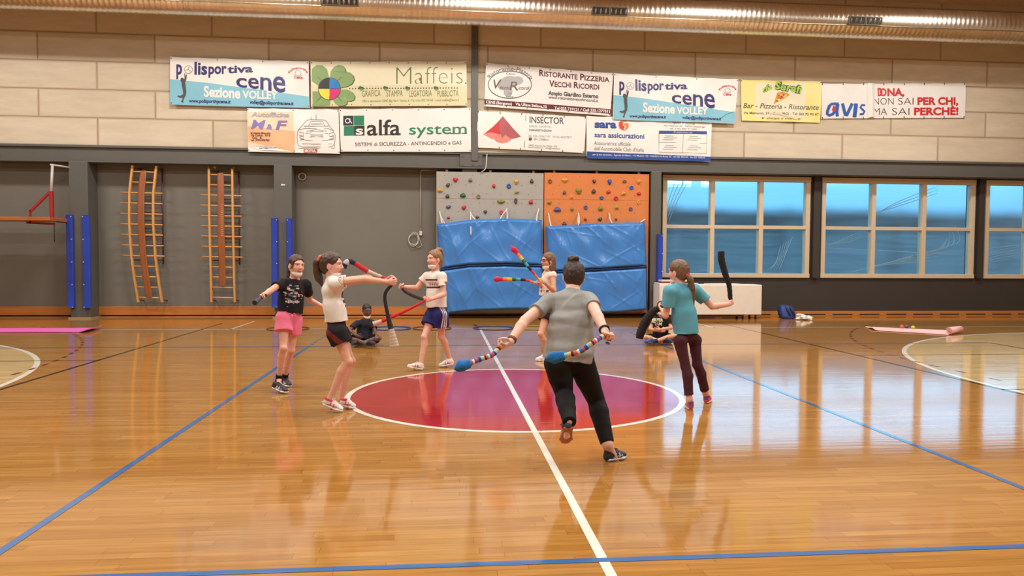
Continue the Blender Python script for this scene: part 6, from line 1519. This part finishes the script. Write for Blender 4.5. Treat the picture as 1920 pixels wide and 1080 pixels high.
tee = p.shirt(cloth_mat('grey_tee', (148, 148, 144), bump=.08), [(shl, shl+(ell_-shl)*.52, .060, .062), (shr, shr+(elr-shr)*.64, .060, .062)], (J(1066, 675, -2.64), (-.16, 0, -.98)), hem_r=(.166, .138), loose=.012, vox=.005, noise=folds(21, .0026, 9, (16, 48), 1.6)+[(A3(10, 4, 62), .4, .0022), (A3(-14, 0, 88), 1.4, .0016)])
p.leggings(cloth_mat('black_leggings', (27, 25, 26), rough=.8), [(hr, knr, anr, .97), (hl, knl, anl, 1.12)], (J(1067, 640, -2.64), (0, 0, 1)), r=(.096, .066, .042))
p.shoe(h1, t1, A3(0, 0, 1), anr, (40, 42, 60), (214, 212, 208), w=.044, stripe=(190, 188, 186), h=.08)
p.shoe(h2, t2, A3(0, 1, .35), anl, (46, 50, 72), (172, 92, 52), w=.044, stripe=(190, 188, 186), h=.08)
P_ = p.hp
p.hair(H_dark, back=.012, extra=lambda F, P, q, R: [F.ell(P(-.014, -.058, .116), A3(.036, .038, .036), R, k=.010), F.ell(P(.006, -.080, .122), A3(.026, .026, .024), R, k=.008), F.ell(P(-.030, -.060, .126), A3(.020, .024, .022), R, k=.008)], down=-.085)
def band(wr, d, rad, thick, m_, name):
    t_ = MB(); d = nrm(d); e1 = ortho(d, (1, .2, .3)); e2 = np.cross(d, e1); t_.tube([A3(*wr)+(e1*math.cos(a)+e2*math.sin(a))*rad for a in np.linspace(0, 2*PI, 25)[:-1]], thick, 8, closed=True); return t_.build(name, m_, p.root)
band(wrl-nrm(wrl-ell_)*.02, wrl-ell_, .030, .006, mat('brown_leather', (110, 58, 44), .5), 'bracelet'); band(wrl-nrm(wrl-ell_)*.035, wrl-ell_, .031, .004, mat('brass', (190, 160, 96), .3, metal=.8), 'bracelet')
band(wrr-nrm(wrr-elr)*.015, wrr-elr, .031, .009, M_bagd, 'wristband')
MB4 = [(40, 110, 190), (226, 226, 226), (216, 96, 60), (50, 44, 76), (226, 176, 96), (120, 200, 226), (36, 70, 140), (206, 70, 70)]
M_bt = mat('blue_wool', (34, 110, 178), .95, bump=.6, bscale=90)
poi([J(947, 649, -2.84), gt, J(925, 664, -2.92), J(900, 674, -2.94), J(872, 684, -2.96)], [.016, .019, .017, .017, .018], MB4*4, 'multicoloured braided sock with blue end trailing from the left hand of the running woman', tip=.034, tipm=M_bt, nb=30)
poi([J(1139, 645, -3.02), gt2, J(1128, 632, -3.06), J(1112, 642, -3.1), J(1085, 660, -3.1), J(1046, 669, -3.06)], [.016, .019, .017, .017, .017, .018], MB4*4, 'multicoloured braided sock with blue end crossing behind the hip of the running woman', tip=.036, tipm=M_bt, nb=32)

# ---------------- girl in teal T-shirt seen from behind
p = Person(tuple(G(1305, 764)), 'girl in teal T-shirt and maroon leggings with a long low ponytail, back turned', PG, k=.87, skin=FAIR)
nk, pl = J(1275, 534, -.80), J(1288, 628, -.82)
shl, shr, hl, hr = J(1255, 545, -.91), J(1304, 543, -.75), J(1274.5, 640, -.90), J(1302.5, 638, -.76); p.glute = .7
p.trunk(pl, nk, shl, shr, hl, hr, rp=(.122, .085), rw=(.106, .08), rc=(.122, .088))
LEGR = (.060, .050, .036)
p.head(J(1271.5, 510, -.78), (-.62, .78, -.05), (-.05, 0, 1), .220, nk)
ell_, wrl = J(1248, 592, -.88), J(1243, 582, -.66); p.arm(shl, ell_, wrl); ga = p.hand(wrl, J(1238, 577, -.56)-wrl, A3(-1, 0, .3), False, size=.88)
elr, wrr = J(1335, 575, -.76), J(1365, 571, -.62); p.arm(shr, elr, wrr); gb = p.hand(wrr, J(1377, 563, -.58)-wrr, A3(-.3, .0, 1), True, size=.88)
h1 = G(1296, 770); t1 = h1+A3(.03, .20, 0); h2 = G(1323, 757.5); t2 = h2+A3(.10, .17, 0)
knl, anl, knr, anr = J(1286, 688, -.92), h1+A3(-.005, .045, .10), J(1308, 684, -.78), h2+A3(.01, .035, .10)
p.leg(hl, knl, anl, h1+(t1-h1)*.5, r=LEGR); p.leg(hr, knr, anr, h2+(t2-h2)*.5, r=LEGR); p.finish()
p.shirt(cloth_mat('teal_tee', (94, 164, 184)), [(shl, shl+(ell_-shl)*.62, .066, .074), (shr, shr+(elr-shr)*.62, .066, .072)], (J(1287, 624, -.82), (0, 0, -1)), hem_r=(.152, .118), loose=.013, noise=folds(17, .0030, 8, (18, 50)))
p.leggings(cloth_mat('maroon_leggings', (74, 40, 46), bump=.2), [(hl, knl, anl, .86), (hr, knr, anr, .86)], (J(1288, 606, -.82), (0, 0, 1)), r=(.066, .052, .048), noise=folds(6, .0007, 8, (30, 80)))
for an, hh, tt in ((anl, h1, t1), (anr, h2, t2)): p.shoe(hh, tt, A3(0, 0, 1), an, (216, 76, 88), (226, 220, 216), w=.038, collar=(92, 60, 110))
P_ = p.hp
p.hair(H_mid, down=-.085, tail=([P_(.0, -.100, -.035), P_(.015, -.135, -.08), P_(.035, -.135, -.17), P_(.065, -.115, -.27), P_(.09, -.10, -.35)], [.022, .038, .040, .032, .008]), tie=(P_(0, -.104, -.04), p.hf+p.hu*.5, .022, .010, mat('coral_tie', (214, 84, 84), .7)))
p.mask(M_mask)
BK = [(34, 30, 30)]
poi([gb+A3(.01, 0, -.03), gb, J(1367, 535, -.60), J(1360, 514, -.61), J(1353, 488, -.62), J(1352, 471, -.62)], [.018, .022, .026, .032, .036, .034], BK, 'long black sock swung upright by the girl in teal')
poi([ga+A3(.03, -.02, 0), ga, J(1224, 585, -.56), J(1210, 604, -.54), J(1201, 625, -.54), J(1199, 635, -.54)], [.018, .026, .040, .048, .044, .036], BK, 'long black sock curving down in front of the boy sitting by the column')

# ---------------- seated boys
SGp = 'boys sitting cross-legged on the floor'
p = Person((G(683, 645)[0], 4.6, 0), 'boy in navy T-shirt sitting cross-legged, looking down', SGp, k=.78, skin=DEEP)
nk, pl = J(687, 599, 4.66), J(683, 633, 4.80)
shl, shr, hl, hr = J(699, 605, 4.72), J(669, 605, 4.62), J(693, 637, 4.78), J(675, 637, 4.72)
p.trunk(pl, nk, shl, shr, hl, hr, wp=.42, rw=(.115, .09))
p.head(J(688, 582.5, 4.60), (.36, -.90, -.22), (.05, -.1, 1), .214, nk, nr=.044)
elr, wrr = J(656, 620, 4.52), J(668, 629, 4.40); p.arm(shr, elr, wrr); p.hand(wrr, J(677, 634, 4.34)-wrr, A3(.3, -.2, 1), True, size=.8, curl=(20, 30, 20), thumb_in=.1)
ell_, wrl = J(703, 622, 4.58), J(706, 630, 4.42); p.arm(shl, ell_, wrl); p.hand(wrl, J(706, 637, 4.34)-wrl, A3(-1, 0, .2), False, size=.8, curl=(40, 50, 30), thumb_in=.3)
knr, anr, knl, anl = J(656, 636, 4.40), J(688, 644, 4.20), J(711, 634, 4.44), J(678, 643, 4.34)
p.leg(hr, knr, anr); p.leg(hl, knl, anl); p.finish()
p.shirt(cloth_mat('navy_tee', (44, 46, 60)), [(shr, shr+(elr-shr)*.62, .060, .070), (shl, shl+(ell_-shl)*.62, .060, .070)], (J(684, 634, 4.7), (0, 0, -1)), hem_r=(.150, .125), loose=.013)
p.shorts(cloth_mat('dark_shorts', (34, 34, 42)), [(hr, knr, .72), (hl, knl, .66)], (J(684, 624, 4.7), (0, 0, 1)), flare=.096, r=.098)
h1 = J(687, 648, 4.20); t1 = J(706, 646, 4.14); h2 = J(678, 647, 4.34); t2 = J(657, 648, 4.28)
for hh in (h1, t1, h2, t2): hh[2] = max(hh[2], .046)
p.shoe(h1, t1, A3(.1, -.55, .8), anr, (38, 38, 44), (70, 70, 74), w=.036); p.shoe(h2, t2, A3(-.1, -.55, .8), anl, (38, 38, 44), (70, 70, 74), w=.036)
p.sock(knr, anr, .06, cloth_mat('grey_sock', (92, 92, 96)), r=.038)
p.hair(H_black, short=True, back=.004, down=-.05, hairline=.078); p.mask(M_mask, .008)

p = Person((G(1238, 642)[0], 4.7, 0), 'boy in black T-shirt with bold lettering sitting cross-legged with folded arms', SGp, k=.82, skin=TAN)
nk, pl = J(1240, 594, 4.80), J(1238, 632, 4.88)
shl, shr, hl, hr = J(1254, 600, 4.80), J(1226, 600, 4.80), J(1249, 636, 4.84), J(1228, 636, 4.84)
p.trunk(pl, nk, shl, shr, hl, hr, wp=.42, rw=(.115, .09))
p.head(J(1240, 577, 4.72), (-.12, -1, -.1), (0, 0, 1), .216, nk, nr=.044)
elr, wrr = J(1219, 617, 4.66), J(1240, 621, 4.52); p.arm(shr, elr, wrr); p.hand(wrr, J(1252, 618, 4.56)-wrr, A3(0, 0, 1), True, size=.82, curl=(15, 25, 15), thumb_in=.1)
ell_, wrl = J(1258, 615, 4.66), J(1238, 618, 4.50); p.arm(shl, ell_, wrl); p.hand(wrl, J(1226, 617, 4.55)-wrl, A3(0, 0, 1), False, size=.82, curl=(15, 25, 15), thumb_in=.1)
knr, anr, knl, anl = J(1210, 632, 4.48), J(1241, 641, 4.42), J(1262, 630, 4.48), J(1229, 639.5, 4.32)
p.leg(hr, knr, anr); p.leg(hl, knl, anl); p.finish()
tee = p.shirt(cloth_mat('jet_tee', (28, 26, 28)), [(shr, shr+(elr-shr)*.6, .060, .070), (shl, shl+(ell_-shl)*.6, .060, .070)], (J(1239, 634, 4.8), (0, 0, -1)), hem_r=(.150, .125), loose=.013)
M_let = mat('print_cream', (226, 206, 170), .7)
for t_, w_, y_ in (('SURFER', .23, 602), ('TEAM', .18, 609.5)): p.decal(tee, print_text(t_, w_, .052, .04), J(1238.5, y_, 4.5), A3(0, 1, 0), A3(1, 0, 0), M_let)
p.shorts(cloth_mat('black_shorts', (30, 28, 30)), [(hr, knr, .50), (hl, knl, .50)], (J(1239, 622, 4.8), (0, 0, 1)), flare=.096, r=.098)
h1 = J(1228, 643.5, 4.32); t1 = J(1207, 643, 4.26); h2 = J(1243, 644, 4.42); t2 = J(1262, 643.5, 4.36)
for hh in (h1, t1, h2, t2): hh[2] = max(hh[2], .046)
p.shoe(h1, t1, A3(0, -.55, .8), anl, (42, 72, 140), (60, 80, 130), w=.037, stripe=(150, 170, 210)); p.shoe(h2, t2, A3(0, -.55, .8), anr, (38, 46, 78), (60, 64, 80), w=.037)
p.sock(knl, anl, .03, cloth_mat('navy_sock', (40, 44, 66)), r=.038)
p.hair(H_dark, short=True, back=.006, down=-.05, hairline=.078); p.mask(M_mask, .004)
